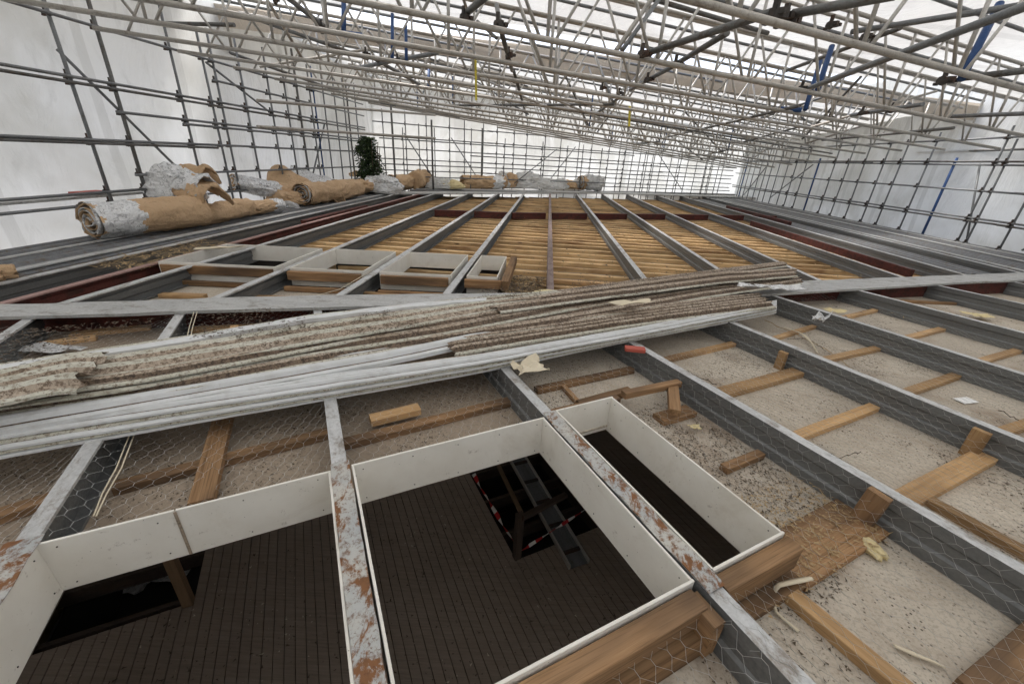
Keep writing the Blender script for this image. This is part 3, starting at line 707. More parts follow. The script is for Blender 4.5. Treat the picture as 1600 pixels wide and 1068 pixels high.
o = tag(timber('timber_block', G(378, 536, -.2), G(378, 536, -.2)+Z*.17, .08, .06, 'timber', hint=nN), 'small upright pale block behind the pile at the left', 'timber block')
# ---------------------------------------------------------------- scaffold walls
def scaffold(name, label, fn, N_, stds, leds, braces, t0, t1, rad=.024, m='tube_mid', base=-2.0, coups=True, cs=1.0, group=None):
    root = empty(name, fn(0, t0, 0), label, 'scaffold', group)
    nc = 0
    for (t, z0, z1, col, r) in stds:
        s = tube('standard', fn(0, t, z0), fn(.0, t+random.uniform(-.03, .03), z1), r or rad, col or m, root)
        if coups:
            for (z, a, b, c2) in leds:
                if a <= t <= b and z0 < z < z1 and nc < 96:
                    coupler(fn(.0, t, z), (fn(0, t+1, z)-fn(0, t, z)).normalized(), s, cs); nc += 1
    for i, (z, a, b, c2) in enumerate(leds):
        L = b-a; k = max(1, round(L/6)); off = .05
        for j in range(k):
            tube('ledger', fn(off, a+L*j/k-.15, z+random.uniform(-.012, .012)), fn(off, a+L*(j+1)/k+.15, z+random.uniform(-.012, .012)), rad, c2 or m, root)
    for (ta, za, tb, zb) in braces: tube('brace', fn(-.06, ta, za), fn(-.06, tb, zb), rad, m, root)
    return root
LW = lambda d, t, z: PF(-7.6+d, t, z)
st = [(4.9, -.1, .62, None, None), (6.9, -.5, 4.0, None, .027), (7.6, -.2, 4.0, 'tube_dark', .031), (9.0, -.5, 4.0, None, None), (9.85, -.5, 3.7, None, None), (10.12, -.5, 3.7, None, None), (11.0, -.5, 3.75, None, None), (12.0, -.5, 3.75, None, None),
      (12.75, -.5, 3.75, None, None), (13.4, -.5, 4.0, 'tube_dark', .032), (14.1, -.5, 3.75, None, None), (14.35, -.5, 3.75, 'blue', None), (14.95, -.5, 3.75, None, None), (15.7, -.5, 3.75, None, None), (16.4, -.5, 3.75, None, None), (16.7, -.5, 3.75, 'tube_dark', .03), (17.4, -.5, 3.75, None, None)]
ld = [(3.10, -3, 17.8, None), (2.30, -3, 17.8, None), (2.22, -3, 17.8, 'tube_dark'), (1.41, -3, 17.8, None), (1.36, -3, 9.5, 'tube_dark'), (1.86, 7.6, 17.8, None), (1.78, 9.0, 17.8, None), (.86, 7.6, 17.8, None), (.42, -3, 17.8, None), (.60, -3, 7.6, None), (2.72, 10.1, 17.8, None)]
scaffold('scaffold_wall', 'grey tube scaffold wall on the left side behind the kraft paper rolls', LW, nF, st, ld, [(6.9, 2.65, 9.0, .45), (13.6, .5, 14.9, 2.2), (10, 3.05, 12.2, 2.2)], 4.9, 17.8, cs=1.15)
# plank ledge at the left
for k in range(2):
    o = tag(timber('scaffold_board', PF(-7.95+k*.2, 1.0, .55), PF(-7.95+k*.2, 7.6, .55), .19, .04, 'flashing'), ['outer', 'inner'][k]+' grey scaffold board on the ledge at the left', 'scaffold board')
o = put('red_cloth', boxme(.45, .2, .05, 'red', bev=.02), frame(PF(-7.8, 6.5, .61), tF)); tag(o, 'faded red cloth folded on the scaffold board', 'cloth')
RW = lambda d, t, z: PF(11.5-d, t, z)
st = []
for t in (8.6, 9.6, 10.4, 11.35, 12.25, 12.5, 14.6, 15.65, 16.4, 17.3, 18.2, 19.0, 21.0, 21.8, 22.5, 23.3, 24.0, 24.6, 25.2, 25.9, 26.5, 27.3): st.append((t, -.6, 2.5+random.uniform(0, .5), None, None))
for t in (13.68, 20.07, 27.0): st.append((t, -.2, 2.15, 'blue', .034))
ld = [(1.98, 6, 28, None), (2.04, 6, 28, 'tube_dark'), (1.34, 6, 28, None), (.66, 6, 28, None), (.58, 6, 28, 'tube_dark'), (.02, 6, 28, None), (2.6, 6, 28, None)]
scaffold('scaffold_wall', 'grey tube scaffold wall with blue uprights along the right side', RW, nF, st, ld, [(13.0, 2.0, 12.3, .0), (20.6, 1.9, 23.4, .3), (9, 1.9, 10.9, .1), (24.6, 1.9, 26.5, .2)], 8.6, 28, cs=1.1)
BA, BB, BC = PF(-7.5, 19.0), PF(.1, 23.9), PF(11.7, 28.9)
def BW(d, t, z):
    L1 = (BB-BA).length; p = BA.lerp(BB, t/L1) if t < L1 else BB+(BC-BB).normalized()*(t-L1)
    return p+Vector((.5, -.86, 0))*d+Z*z
st = []; t = .3
while t < 21.3:
    st.append((t, -1, 3.1, None, None)); t += random.choice((.75, .95, 1.1)) if t < 12 else random.choice((.5, .7, .35))
ld = [(z, 0, 21.4, None) for z in (.28, .72, 1.18, 1.62, 2.08, 2.6)]
scaffold('scaffold_wall', 'farthest scaffold wall in front of the bright end sheeting', BW, nF, st, ld, [(3.4, 2.2, 5.0, .2), (8.8, .2, 10.4, 2.2), (15.8, 2.1, 18, .2)], 0, 21.3, coups=True, cs=1.2)
st = [(t, -.3, z, None, .022) for t, z in ((.8, 2.4), (1.5, 2.6), (2.2, 2.5), (3.9, 2.6), (5.6, 2.3), (7.7, 2.3), (9.2, 2.2), (10.1, 2.3), (11.2, 2.2), (12.6, 2.3), (13.9, 2.2), (14.4, 2.1), (16.3, 2.3), (18.2, 2.2), (18.5, 2.2))]
BW2 = lambda d, t, z: BW(d+1.1, t, z)
ld = [(.52, 0, 20, None), (1.0, 0, 20, None), (1.48, 4, 20, None), (1.95, 0, 13, None)]
scaffold('scaffold_wall', 'inner row of tubes just before the farthest scaffold wall', BW2, nF, st, ld, [(.9, 2.2, 2.4, .1), (6.2, .3, 8.6, 2.0)], .8, 20, cs=1.1)
# free standing inner row at the left rear
def IW(d, t, z):
    A = PF(-6.9, 11.0); B = PF(-3.2, 20.2); return A.lerp(B, t/9.9)+Z*z
ip = [G(619, 300), G(676, 298), G(752, 297)]
root = empty('inner_scaffold', ip[0], 'pair of long rails on dark posts standing before the rear left corner', 'scaffold')
A = PV(405, 157, nF, -6.6); B = G(677, 179, 1.5+.62*0) if False else None
for (u0, v0, u1, v1) in ((402, 157, 680, 180), (402, 198, 680, 216)):
    a = PV(u0, v0, nF, -6.9); e = fw + rt*(u1-800)/FPX - up*(v1-534)/FPX; b = Vector((0, 0, H))+e*15.5
    tube('ledger', a, b, .036, 'tube', root)
for u, v, z1 in ((619, 300, 3.4), (677, 298, 2.75), (752, 297, 2.65)):
    p = G(u, v, 0); tube('standard', p-Z*.0, p+Z*z1, .04, 'tube_dark', root)

# ---------------------------------------------------------------- roof lattice beams
DEP = 1.05
BD = Vector((sin(radians(70)), cos(radians(70)), 0))
BY = [3.55, 5.69, 7.21, 8.76, 10.3, 11.9, 13.4, 14.9, 16.4, 17.9, 19.4, 20.9, 22.3, 23.6]
def wall_t(n): return 19.0+.64*(n+7.5) if n < .1 else 23.9+.43*(n-.1)
def beam_pt(y, n, off=0):
    p0 = Vector((-.2, y, 0)); p = p0+BD*((n-p0.dot(nF))/BD.dot(nF)); p.z = RP(p, off); return p
for i, y in enumerate(BY):
    lab = ORD[i]+' pale lattice beam under the roof sheeting counted away from the viewer' if i else 'nearest and largest pale lattice beam crossing the top right'
    na, nb = -7.45, 11.3
    while beam_pt(y, na).dot(tF) > wall_t(na)-.3 and na < 11: na += .3
    while beam_pt(y, nb).dot(tF) > wall_t(nb)-.3 and nb > na+1: nb -= .3
    jz = random.uniform(-.03, .03)
    A, B = beam_pt(y, na, jz), beam_pt(y, nb, jz); L = (B-A).length; X = (B-A)/L
    root = empty('lattice_beam', A, lab, 'lattice beam', 'lattice beams under the roof sheeting')
    r = .034
    tube('bottom_chord', A, B, r, 'tube', root)
    tube('top_chord', A+Z*DEP, B+Z*DEP, r*.9, 'tube', root)
    s = random.uniform(.1, .6); k = 0; pitch = .80*1.95
    while s < L-pitch and k < 96:
        tube('lacing', A+X*s+Z*.02, A+X*(s+pitch*.40)+Z*(DEP-.02), .0195, 'alu', root, 6); k += 1
        tube('lacing', A+X*(s+pitch*.46)+Z*(DEP-.02), A+X*(s+pitch*.86)+Z*.02, .0195, 'alu', root, 6); k += 1
        tube('upright', A+X*(s+pitch*.93), A+X*(s+pitch*.93)+Z*DEP, .023, 'blue' if i > 2 and random.random() < .035 else 'alu', root, 6); k += 1
        s += pitch
j = 0
RLAB = {}
for i, y in enumerate(BY[:-1]):
    for f in ((.3, .65) if i < 9 else (.5,)):
        yy = lerp(y, BY[i+1], f); na, nb = -7.4, 11.3
        while beam_pt(yy, nb).dot(tF) > wall_t(nb)-.3 and nb > na+1: nb -= .3
        o = tube('sheeting_rail', beam_pt(yy, na, DEP+.08), beam_pt(yy, nb, DEP+.08), .027, 'tube_mid' if j % 2 else 'tube'); j += 1
        tag(o, ('first' if f < .5 else 'second')+' thin tube under the sheeting just beyond the %s lattice beam' % ORD[i] if f != .5 else 'single thin tube under the sheeting just beyond the %s lattice beam' % ORD[i], 'sheeting rail', 'thin tubes carrying the roof sheeting')
for i in range(44):
    y = random.uniform(8, 22); n = random.uniform(-6.5, 9.5); p = beam_pt(y, n, random.choice((.0, DEP*.5, DEP))); q = beam_pt(y+random.choice((1.5, 3.0)), n+random.uniform(-3, 3), random.choice((0.05, DEP)))
    if p.dot(tF) < wall_t(p.dot(nF))-1 and q.dot(tF) < wall_t(q.dot(nF))-1 and abs(q.dot(nF)) < 10.5 and q.dot(nF) > -7.3:
        tag(tube('bracing_tube', p, q, .028, random.choice(('tube_dark', 'tube_mid', 'tube'))), 'thin tube bracing the distant lattice beams', 'bracing tube', 'thin tubes bracing the distant lattice beams')
# dark bracing tubes, given by their ends in the picture and a height
BR = [((1253, 142), (1640, -4), 2.42, 2.42, 'long grey tube rising to the right across the nearest beam', .027, 'tube_mid'),
 ((1012, 83), (1205, 20), 2.42, 2.42, 'dark tube from the big double coupler down to the second beam', .027, 'tube_dark'),
 ((1238, 22), (1400, -8), 2.42, 2.42, 'dark tube leaving the big double coupler to the right', .027, 'tube_dark'),
 ((1060, 98), (1136, 52), 2.46, 2.46, 'short tube with a dark open end above the second beam', .026, 'tube_dark'),
 ((985, 140), (1062, 98), 2.40, 2.42, 'short tube between the second and third beams', .024, 'tube_mid'),
 ((935, 175), (975, 148), 2.42, 2.42, 'small dark tube end near the centre of the roof', .024, 'tube_dark'),
 ((1330, 50), (1600, 8), 2.9, 2.9, 'upper tube crossing at the top right corner', .026, 'tube_mid'),
 ((1225, 112), (1407, 44), 2.95, 2.95, 'upper tube with a dark end behind the nearest beam', .024, 'tube_dark'),
 ((1505, 122), (1640, 106), 2.43, 2.43, 'short tube leaving the blue upright to the right edge', .027, 'tube_dark'),
 ((1330, 180), (1442, 163), 2.45, 2.45, 'tube with a dark open end in the middle right of the roof', .026, 'tube_mid'),
 ((1484, 182), (1640, 176), 2.45, 2.45, 'tube running to the right edge under the third beam', .026, 'tube_mid'),
 ((1285, 219), (1490, 200), 2.4, 2.4, 'thin dark tube far right under the beams', .024, 'tube_dark'),
 ((1130, 205), (1285, 152), 2.95, 2.95, 'upper slanting tube behind the third beam', .022, 'tube_mid'),
 ((1437, 238), (1640, 232), 2.4, 2.4, 'lowest thin dark tube at the right edge', .024, 'tube_dark'),
 ((554, 107), (625, 93), 2.42, 2.42, 'stub of tube pointing left before the rear left corner', .027, 'tube_mid'),
 ((622, 94), (683, 83), 2.42, 2.42, 'stub of tube pointing right before the rear left corner', .024, 'tube_mid'),
 ((121, 34), (366, 39), 2.75, 2.75, 'dark level tube high at the left', .027, 'tube_dark'),
 ((128, -2), (250, 43), 2.9, 2.75, 'dark slanting tube high at the left', .026, 'tube_dark'),
 ((186, 20), (250, 44), 2.8, 2.75, 'short doubled tube beside the slanting tube', .026, 'tube_dark'),
 ((250, 44), (538, 146), 2.75, 2.4, 'long dark diagonal tube descending toward the rear left', .026, 'tube_dark'),
 ((448, -4), (512, 46), 2.7, 2.5, 'dark diagonal tube left of the first sky strip', .026, 'tube_dark'),
 ((400, 30), (575, 92), 2.8, 2.45, 'dark diagonal tube crossing under the sky strip', .024, 'tube_dark'),
 ((578, 88), (655, 132), 2.45, 2.4, 'dark diagonal tube continuing to the rear', .024, 'tube_dark'),
 ((776, 8), (783, 48), 2.95, 2.45, 'thick dark tube stub hanging near the top centre', .026, 'tube_dark'),
 ((783, 48), (800, 110), 2.42, 2.42, 'dark tube running away from the hanging stub', .024, 'tube_dark'),
 ((803, 112), (825, 190), 2.42, 2.42, 'dark tube farther away in line with the hanging stub', .022, 'tube_dark'),
 ((724, 25), (760, -6), 2.45, 2.45, 'dark tube leaving the top edge near the centre', .027, 'tube_dark'),
 ((962, 80), (1020, -4), 2.45, 3.05, 'first of a pair of steep pale tubes at the top centre', .024, 'tube'),
 ((972, 79), (1032, -4), 2.45, 3.05, 'second of a pair of steep pale tubes at the top centre', .022, 'tube_mid'),
 ((1010, -4), (1200, 52), 3.05, 3.05, 'dark upper tube descending to the right at the top', .024, 'tube_dark'),
 ((0, 6), (300, 84), 3.12, 3.12, '', 0, ''),
 ((862, 168), (1300, 240), 2.38, 2.38, 'long thin dark tube low over the far beams', .022, 'tube_dark'),
 ((700, 165), (960, 163), 2.36, 2.36, 'long level dark tube over the rear beams', .024, 'tube_dark'),
 ((1040, 215), (1250, 165), 2.36, 2.36, 'long slanting tube over the rear right beams', .022, 'tube_dark')]
for a, b, za, zb, lab, r, mm in BR:
    if not lab: continue
    p, q = GP(*a, OFF(za)), GP(*b, OFF(zb))
    tag(tube('bracing_tube', p, q, r*1.35, mm, seg=10), lab, 'bracing tube')
for k, (u, v, z, s, lab) in enumerate(((1222, 22, 2.40, 1.7, 'big double coupler on the nearest beam'), (1236, 30, 2.40, 1.5, 'second half of the big double coupler'), (1008, 84, 2.38, 1.4, 'dark coupler at the second beam'), (1060, 100, 2.4, 1.3, 'dark coupler under the short open tube'), (1015, 124, 2.38, 1.2, 'dark coupler on the third beam'),
    (727, 28, 2.40, 1.4, 'dark coupler near the top centre'), (781, 38, 2.42, 1.5, 'dark coupler on the hanging stub'), (797, 86, 2.4, 1.3, 'dark coupler where the stub line meets the third beam'), (1258, 138, 2.42, 1.3, 'dark coupler at the lower end of the long rising tube'), (1400, 172, 2.42, 1.5, 'dark coupler by the open ended tube on the right'),
    (1352, 176, 2.4, 1.3, 'dark coupler left of the open ended tube'), (1300, 184, 2.4, 1.3, 'small dark coupler on the fourth beam'), (1305, 38, 2.9, 1.4, 'coupler with frayed rope at the upper right'), (1358, 56, 2.95, 1.3, 'coupler on the upper tube at the right'), (1485, 125, 2.36, 1.5, 'coupler with blue paint on the nearest beam'),
    (250, 42, 2.72, 1.4, 'dark coupler high at the left where tubes meet'), (272, 2, 2.85, 1.4, 'dark coupler cut by the top edge at the left'), (503, 45, 2.42, 1.3, 'dark coupler left of the blue upright'), (572, 84, 2.42, 1.2, 'dark coupler before the rear left corner'), (622, 95, 2.40, 1.3, 'dark coupler joining the two tube stubs'), (943, 137, 2.4, 1.1, 'small dark coupler in the middle of the third beam'), (970, 145, 2.4, 1.1, 'small dark coupler right of centre'), (430, 1, 2.9, 1.2, 'dark coupler at the top edge left of centre'))):
    tag(coupler(GP(u, v, OFF(z)), uB, None, s*1.0), lab, 'coupler')
# blue painted drops and uprights
def rise(u0, v0, u1, v1, lab, r=.03, off=.02):
    p = GP(u0, v0, off); d = fw+rt*(u1-800)/FPX-up*(v1-534)/FPX; q = Vector((0, 0, H))+d*(p-Vector((0, 0, H))).dot(fw)
    return tag(tube('blue_tube', p, q, r, 'blue', seg=12), lab, 'blue tube')
rise(537, 51, 537, 4, 'left blue tube of the U shaped blue drop', .032)
tag(tube('blue_tube', GP(537, 53, .0), GP(566, 57, .0), .04, 'blue'), 'level bottom of the U shaped blue drop', 'blue tube')
rise(613, 95, 613, 22, 'single thin blue tube right of the U shaped drop', .028)
rise(1502, 124, 1562, 6, 'large slanting blue tube at the upper right', .042)
rise(1275, 148, 1300, 72, 'slanting blue tube left of the long rising tube', .04)
tag(tube('blue_tube', GP(1215, 170, .02), GP(1252, 172, .02), .045, 'blue'), 'short level blue tube on the fourth beam', 'blue tube')
rise(1258, 172, 1283, 92, 'farther slanting blue tube behind the slanting blue tube', .04)
rise(670, 138, 670, 107, 'left thin blue tube near the rear centre', .032); rise(708, 162, 708, 120, 'right thin blue tube near the rear centre', .03)
rise(635, 95, 634, 40, 'thin blue upright on the third beam near the sky strip', .026)
ribbon('yellow_strap', [PV(743, 86, vB, 7.0), PV(744, 157, vB, 7.0)], .035, 'yellow', 'long yellow strap hanging from the third beam', 'strap', 0, 8, uB)
ribbon('yellow_strap', [PV(984, 166, vB, 9.0), PV(983, 198, vB, 9.0)], .07, 'yellow', 'small yellow strap hanging in the middle of the roof', 'strap', 0, 5, uB)

# ---------------------------------------------------------------- pile of cladding sheets
def clad(name, front, back, z, z1, m, lab, ncor=5, h=.035, th=.004, nu=90, droop=0, rag=0, twist=0, lip=.016, valley=None, vj=(0, 1, 5)):
    "ribbed sheet between two picture lines, laid at a height, with dirt and groove shade coloured into its valleys"
    A = [G(u, v, z) for u, v in front]; B = [G(u, v, z1) for u, v in back]; rows = []
    nv = ncor*6; sd_ = random.uniform(0, 50)
    for i in range(nu+1):
        s = i/nu; row = []
        p, q = poly_at(A, s), poly_at(B, s)
        if rag:
            e_ = 1-min(i, nu-i)/4
            d_ = (poly_at(A, min(1, s+.02))-poly_at(A, max(0, s-.02))).normalized()
        for j in range(nv+1):
            e = (0, .0, .75, 1, 1, .75)[j % 6]*h
            x = p.lerp(q, j/nv)
            if rag and e_ > 0: x = x+d_*(rag*3*noise.noise(Vector((j*.7, sd_, 0)))*e_)
            x = x+Z*(e+.010*noise.noise(Vector((s*3, j*.1, sd_)))+.003*noise.noise(Vector((s*40, j*.6, sd_))))
            if rag: x = x+(q-p)*(.006*noise.noise(Vector((s*10, j*.3, sd_+5))))
            if j == 0 and lip:
                y_ = x+(p-q).normalized()*(.03 if valley else .006)-Z*.004
                row.append(y_-Z*lip); row.append(y_)
            row.append(x)
        rows.append(row)
    k = len(rows[0])-1; o_ = 2 if lip else 0
    fm = [2 if (valley and jj < o_) else 1 if (valley and jj-o_ >= 0 and (jj-o_) % 6 in vj) else 0 for i in range(nu) for jj in range(k)]
    me, mx = loft(rows, [m, valley or m, 'clad_white' if m == 'clad_white' else 'clad_lichen'], fm=fm); o = put(name, me, mx); solid(o, th, 0); return tag(o, lab, 'cladding sheet')
base_f = [(-260, 765), (0, 708), (300, 655), (760, 575), (1000, 527), (1213, 486)]
base_b = [(-260, 700), (0, 660), (300, 610), (760, 540), (960, 505), (1180, 468)]
for k in range(5):
    dz = .006+.021*k; up_ = (0, 7, 13, 24, 31)[k]; q_ = lambda u: max(.25, 1-max(u, 0)/1250)
    f = [(u, v-up_*q_(u)) for u, v in base_f]; bk = [(u, v-46*q_(u)-4) for u, v in base_f]
    clad('cladding_sheet', f, bk, dz, dz, ('clad_white', 'clad_lichen', 'clad_white', 'clad_brown', 'clad_white')[k],
         ['lowest white sheet at the front edge of the pile', 'pale sheet second from the bottom of the pile', 'white sheet third from the bottom of the pile', 'thin brown sheet fourth from the bottom of the pile', 'white sheet just below the clean ribbed sheet of the pile'][k], 3, .020, lip=.012, valley='clad_dirt_shade', vj=(0, 1, 5) if k == 3 else (0,))
clad('cladding_sheet', [(-260, 722), (0, 668), (300, 616), (600, 563), (860, 508), (1000, 482), (1120, 462)], [(-260, 668), (0, 628), (300, 588), (600, 538), (850, 484), (990, 462), (1110, 448)], .118, .122, 'clad_white', 'clean white ribbed sheet lying over the front of the pile', 3, .035, lip=.03, valley='clad_dirt_shade', vj=(0,))
clad('cladding_sheet', [(700, 552), (960, 510), (1205, 478)], [(720, 520), (960, 487), (1180, 462)], .11, .12, 'clad_brown', 'dirty brown ribbed sheet at the lower right end of the pile', 5, .04, valley='clad_dirt_shade', rag=.04)
clad('cladding_sheet', [(-260, 696), (0, 646), (300, 602), (560, 552), (850, 508), (1100, 464), (1252, 442)], [(-260, 664), (0, 622), (260, 578), (560, 526), (850, 480), (1080, 446), (1240, 432)], .150, .155, 'clad_brown', 'brown ribbed sheet with pale lip along the middle of the pile', 3, .03, valley='clad_dirt_shade', rag=.05, lip=.010)
clad('cladding_sheet', [(-260, 676), (0, 634), (200, 606), (430, 560), (700, 518), (900, 480), (1120, 444)], [(-260, 650), (0, 608), (260, 566), (560, 512), (850, 464), (1090, 432)], .185, .185, 'clad_brown', 'second brown ribbed sheet stepped back on the middle of the pile', 3, .028, valley='clad_dirt_shade', rag=.05, lip=.010)
clad('cladding_sheet', [(-260, 662), (0, 622), (230, 592), (420, 556), (560, 528), (740, 500), (900, 466), (1080, 436), (1228, 415)], [(-260, 634), (0, 592), (260, 548), (560, 496), (760, 470), (1000, 438), (1222, 410)], .212, .205, 'clad_brown', 'long weathered sheet reaching the far right tip of the pile', 4, .028, valley='clad_dirt_shade', rag=.03, lip=.010)
clad('cladding_sheet', [(-260, 650), (0, 606), (220, 578), (420, 545), (640, 508), (800, 478), (900, 462)], [(-260, 612), (0, 572), (250, 533), (480, 494), (700, 470), (860, 456)], .235, .225, 'clad_lichen', 'pale lichen covered sheet at the back left of the pile', 3, .028, valley='clad_brown', rag=.03, lip=.010)
clad('cladding_sheet', [(780, 486), (960, 462), (1130, 440), (1246, 430)], [(770, 474), (960, 448), (1130, 426), (1240, 420)], .24, .235, 'clad_brown', 'short dark edged sheet on top of the right end of the pile', 2, .03, valley='clad_dirt_shade', rag=.05, lip=.010)
clad('cladding_sheet', [(-260, 672), (0, 626), (60, 612), (92, 607), (120, 606)], [(-260, 622), (0, 585), (80, 566), (130, 556), (172, 553)], .27, .27, 'clad_lichen', 'broken end of a yellowish sheet on top of the pile at the left', 3, .04, valley='clad_brown', rag=.05, nu=50)
band('edge_trim', [(-260, 610), (0, 571), (250, 532), (480, 493), (640, 474), (760, 465)], [(-260, 616), (0, 578), (250, 539), (480, 499), (640, 479), (760, 469)], .26, 'clad_white', 'white lip trim along the back edge of the pile', 'edge trim', .004, .01)

def crumple(name, c, sx, sy, sz, m, lab, cat, amp=.35, sub=4, rot=0, group=None, parent=None, flat=True):
    import bmesh
    bm = bmesh.new(); bmesh.ops.create_icosphere(bm, subdivisions=sub, radius=1); so_ = random.uniform(0, 99)
    for v in bm.verts:
        p = v.co.copy(); e = 1+amp*noise.noise(p*1.3+Vector((so_, 0, 0)))+amp*.6*abs(noise.noise(p*3.1+Vector((0, so_, 0))))+amp*.3*noise.noise(p*8+Vector((0, 0, so_)))
        v.co = Vector((p.x*e*sx, p.y*e*sy, max(p.z*e*sz, -sz*.55)))
    me = bpy.data.meshes.new('crumple'); bm.to_mesh(me); bm.free(); me.materials.append(MT[m])
    fr = Matrix.Translation(Vector(c)) @ Matrix.Rotation(rot, 4, 'Z')
    return tag(put(name, me, fr, parent), lab, cat, group)
def flake(name, u, v, z, sz, m, lab, cat, rag=.35, lift=.03, n=9, asp=.6, rot=0):
    "torn sheet scrap lying on a surface"
    c = G(u, v, z); rows = []; sd_ = random.uniform(0, 50)
    k = 5
    for i in range(k+1):
        row = []
        for j in range(k+1):
            a = (i/k-.5)*2; b = (j/k-.5)*2
            e = 1+rag*noise.noise(Vector((a*1.6, b*1.6, sd_)))*(1.2 if max(abs(a), abs(b)) > .9 else .2)
            x = a*e*sz; y = b*e*sz*asp
            row.append(c+Vector((x*cos(rot)-y*sin(rot), x*sin(rot)+y*cos(rot), lift*(.5+noise.noise(Vector((a*1.5, b*1.5, sd_+9)))))))
        rows.append(row)
    me, mx = loft(rows, m); o = put(name, me, mx); solid(o, .003, 0); return tag(o, lab, cat)
# foam and scraps on the flashing and pile
for k, (u, v, s) in enumerate(((835, 462, .1), (865, 459, .13), (905, 457, .09), (925, 460, .05))):
    crumple('foam_scrap', G(u, v, .09), s*1.5, s*.7, .03, 'foam', ['left', 'largest', 'third', 'rightmost small'][k]+' lump of yellow foam on the flashing behind the pile', 'foam', .5, 3)
flake('pale_scrap', 85, 548, -.2, .22, 'foil', 'white scrap added for the bright outdoors glimpsed low behind the pile at the far left', 'scrap', .5, .05, asp=.3)  # added pale piece standing in for a bright view outdoors
flake('cream_scrap', 985, 474, .26, .22, 'cream', 'long cream torn scrap on top of the pile', 'scrap', asp=.25, rot=.3)
flake('foil_scrap', 1225, 452, .23, .26, 'foil', 'crinkled white scrap on the right end of the pile', 'scrap', .5, .06, asp=.35, rot=.3)
flake('foil_scrap', 1180, 450, .25, .16, 'foil', 'smaller crinkled white scrap left of the larger one', 'scrap', .5, .05, asp=.4)
flake('paper_scrap', 1279, 503, -.05, .12, 'foil', 'white torn scrap hanging on the purlin web', 'scrap', .3, .12, asp=.45, rot=.5)
o = tag(put('white_card', boxme(.17, .09, .004, 'paper', wob=0), frame(G(1498, 626, CZ+.012), Vector((1, .25, 0)))), 'small clean white card lying on the ceiling board', 'card')
flake('kraft_scrap', 828, 576, .03, .13, 'cream', 'torn tan board scrap hanging under the front edge of the pile', 'scrap', .4, .06, asp=.7, rot=.4)
o = tag(put('red_block', boxme(.17, .075, .035, 'red', bev=.008), frame(G(977, 541, .05), Vector((1, -.1, 0)))), 'small red block on the purlin at the front edge of the pile', 'block')
o = tag(put('red_block', boxme(.12, .05, .04, 'red', bev=.006), frame(PN(-1.13, .62, .04), tN)), 'red corner piece at the bottom left edge', 'block')
crumple('foam_scrap', G(1363, 858, CZ+.02), .035, .06, .03, 'foam', 'yellow foam lump on the ceiling below the brown block', 'foam', .6, 3, .3)
flake('foam_scrap', 1085, 668, CZ+.03, .04, 'foam', 'tiny yellow scrap right of the narrow upstand', 'foam', .4, .02)
flake('foam_scrap', 1305, 487, CZ+.06, .12, 'foam', 'pale yellow scrap beyond the hanging white scrap', 'foam', .5, .04)
flake('foam_scrap', 1530, 494, CZ+.04, .14, 'foam', 'pale yellow scrap in the second bay from the right', 'foam', .5, .04)
def curl(name, pts, wd, m, lab, cat, th=.004):
    P = [G(u, v, z) for u, v, z in pts]; rows = []; n = 22
    for i in range(n+1):
        p = poly_at(P, i/n); q = poly_at(P, min(1, i/n+.04)); r_ = poly_at(P, max(0, i/n-.04)); d = (q-r_).normalized(); s = d.cross(Vector((.2*sin(i*.5), .3, 1))).normalized()
        wq = wd*(.55+.45*sin(pi*min(1, (i/n)*1.1+.15))); rows.append([p-s*wq/2, p+Z*.006, p+s*wq/2])
    me, mx = loft(rows, m, smooth=True); o = put(name, me, mx); solid(o, th, 0); return tag(o, lab, cat)
curl('cream_strip', [(1268, 903, -.15), (1240, 908, -.14), (1214, 914, -.15), (1204, 932, -.20), (1212, 955, -.21), (1228, 970, -.215), (1248, 986, -.215)], .028, 'cream', 'curled cream strip bent over the end of the long batten', 'strip')
curl('cream_strip', [(1396, 1008, -.212), (1420, 1018, -.21), (1450, 1030, -.212), (1476, 1042, -.214)], .022, 'cream', 'short pointed cream strip on the ceiling at the lower right', 'strip')
curl('cream_strip', [(1225, 511, -.15), (1255, 522, -.16), (1268, 535, -.18), (1278, 552, -.21)], .03, 'cream', 'thin pale strip beyond the pile tip', 'strip')
for k, pts in enumerate(([(205, 672), (182, 730), (160, 770), (146, 806)], [(212, 672), (190, 730), (166, 772), (150, 806)], [(303, 487), (296, 510), (290, 538)], [(308, 487), (301, 510), (296, 538)], [(240, 535), (280, 528), (330, 526), (372, 514)], [(580, 423), (530, 452), (478, 466)])):
    zz = -.1 if k < 2 else -.02
    P = [G(u, v, zz+.05*(1-i/len(pts))) for i, (u, v) in enumerate(pts)]
    root = None
    V = []; F = []
    o0 = P[0].copy()
    for i, p in enumerate(P):
        d = (P[min(i+1, len(P)-1)]-P[max(i-1, 0)]).normalized(); s = d.cross(Z).normalized(); t_ = s.cross(d)
        for j in range(5): V.append(p-o0+(s*cos(j*1.2566)+t_*sin(j*1.2566))*.0035)
    for i in range(len(P)-1):
        for j in range(5): F.append((i*5+j, i*5+(j+1) % 5, i*5+5+(j+1) % 5, i*5+5+j))
    o = put('cable', mesh('cable', V, F, 'cream'), Matrix.Translation(o0)); tag(o, ['outer cream cable along the purlin at the left', 'inner cream cable along the purlin at the left', 'left white cord hanging behind the pile', 'right white cord hanging behind the pile', 'white cord stretched across behind the pile', 'pale cord beside the third far upstand'][k], 'cable')

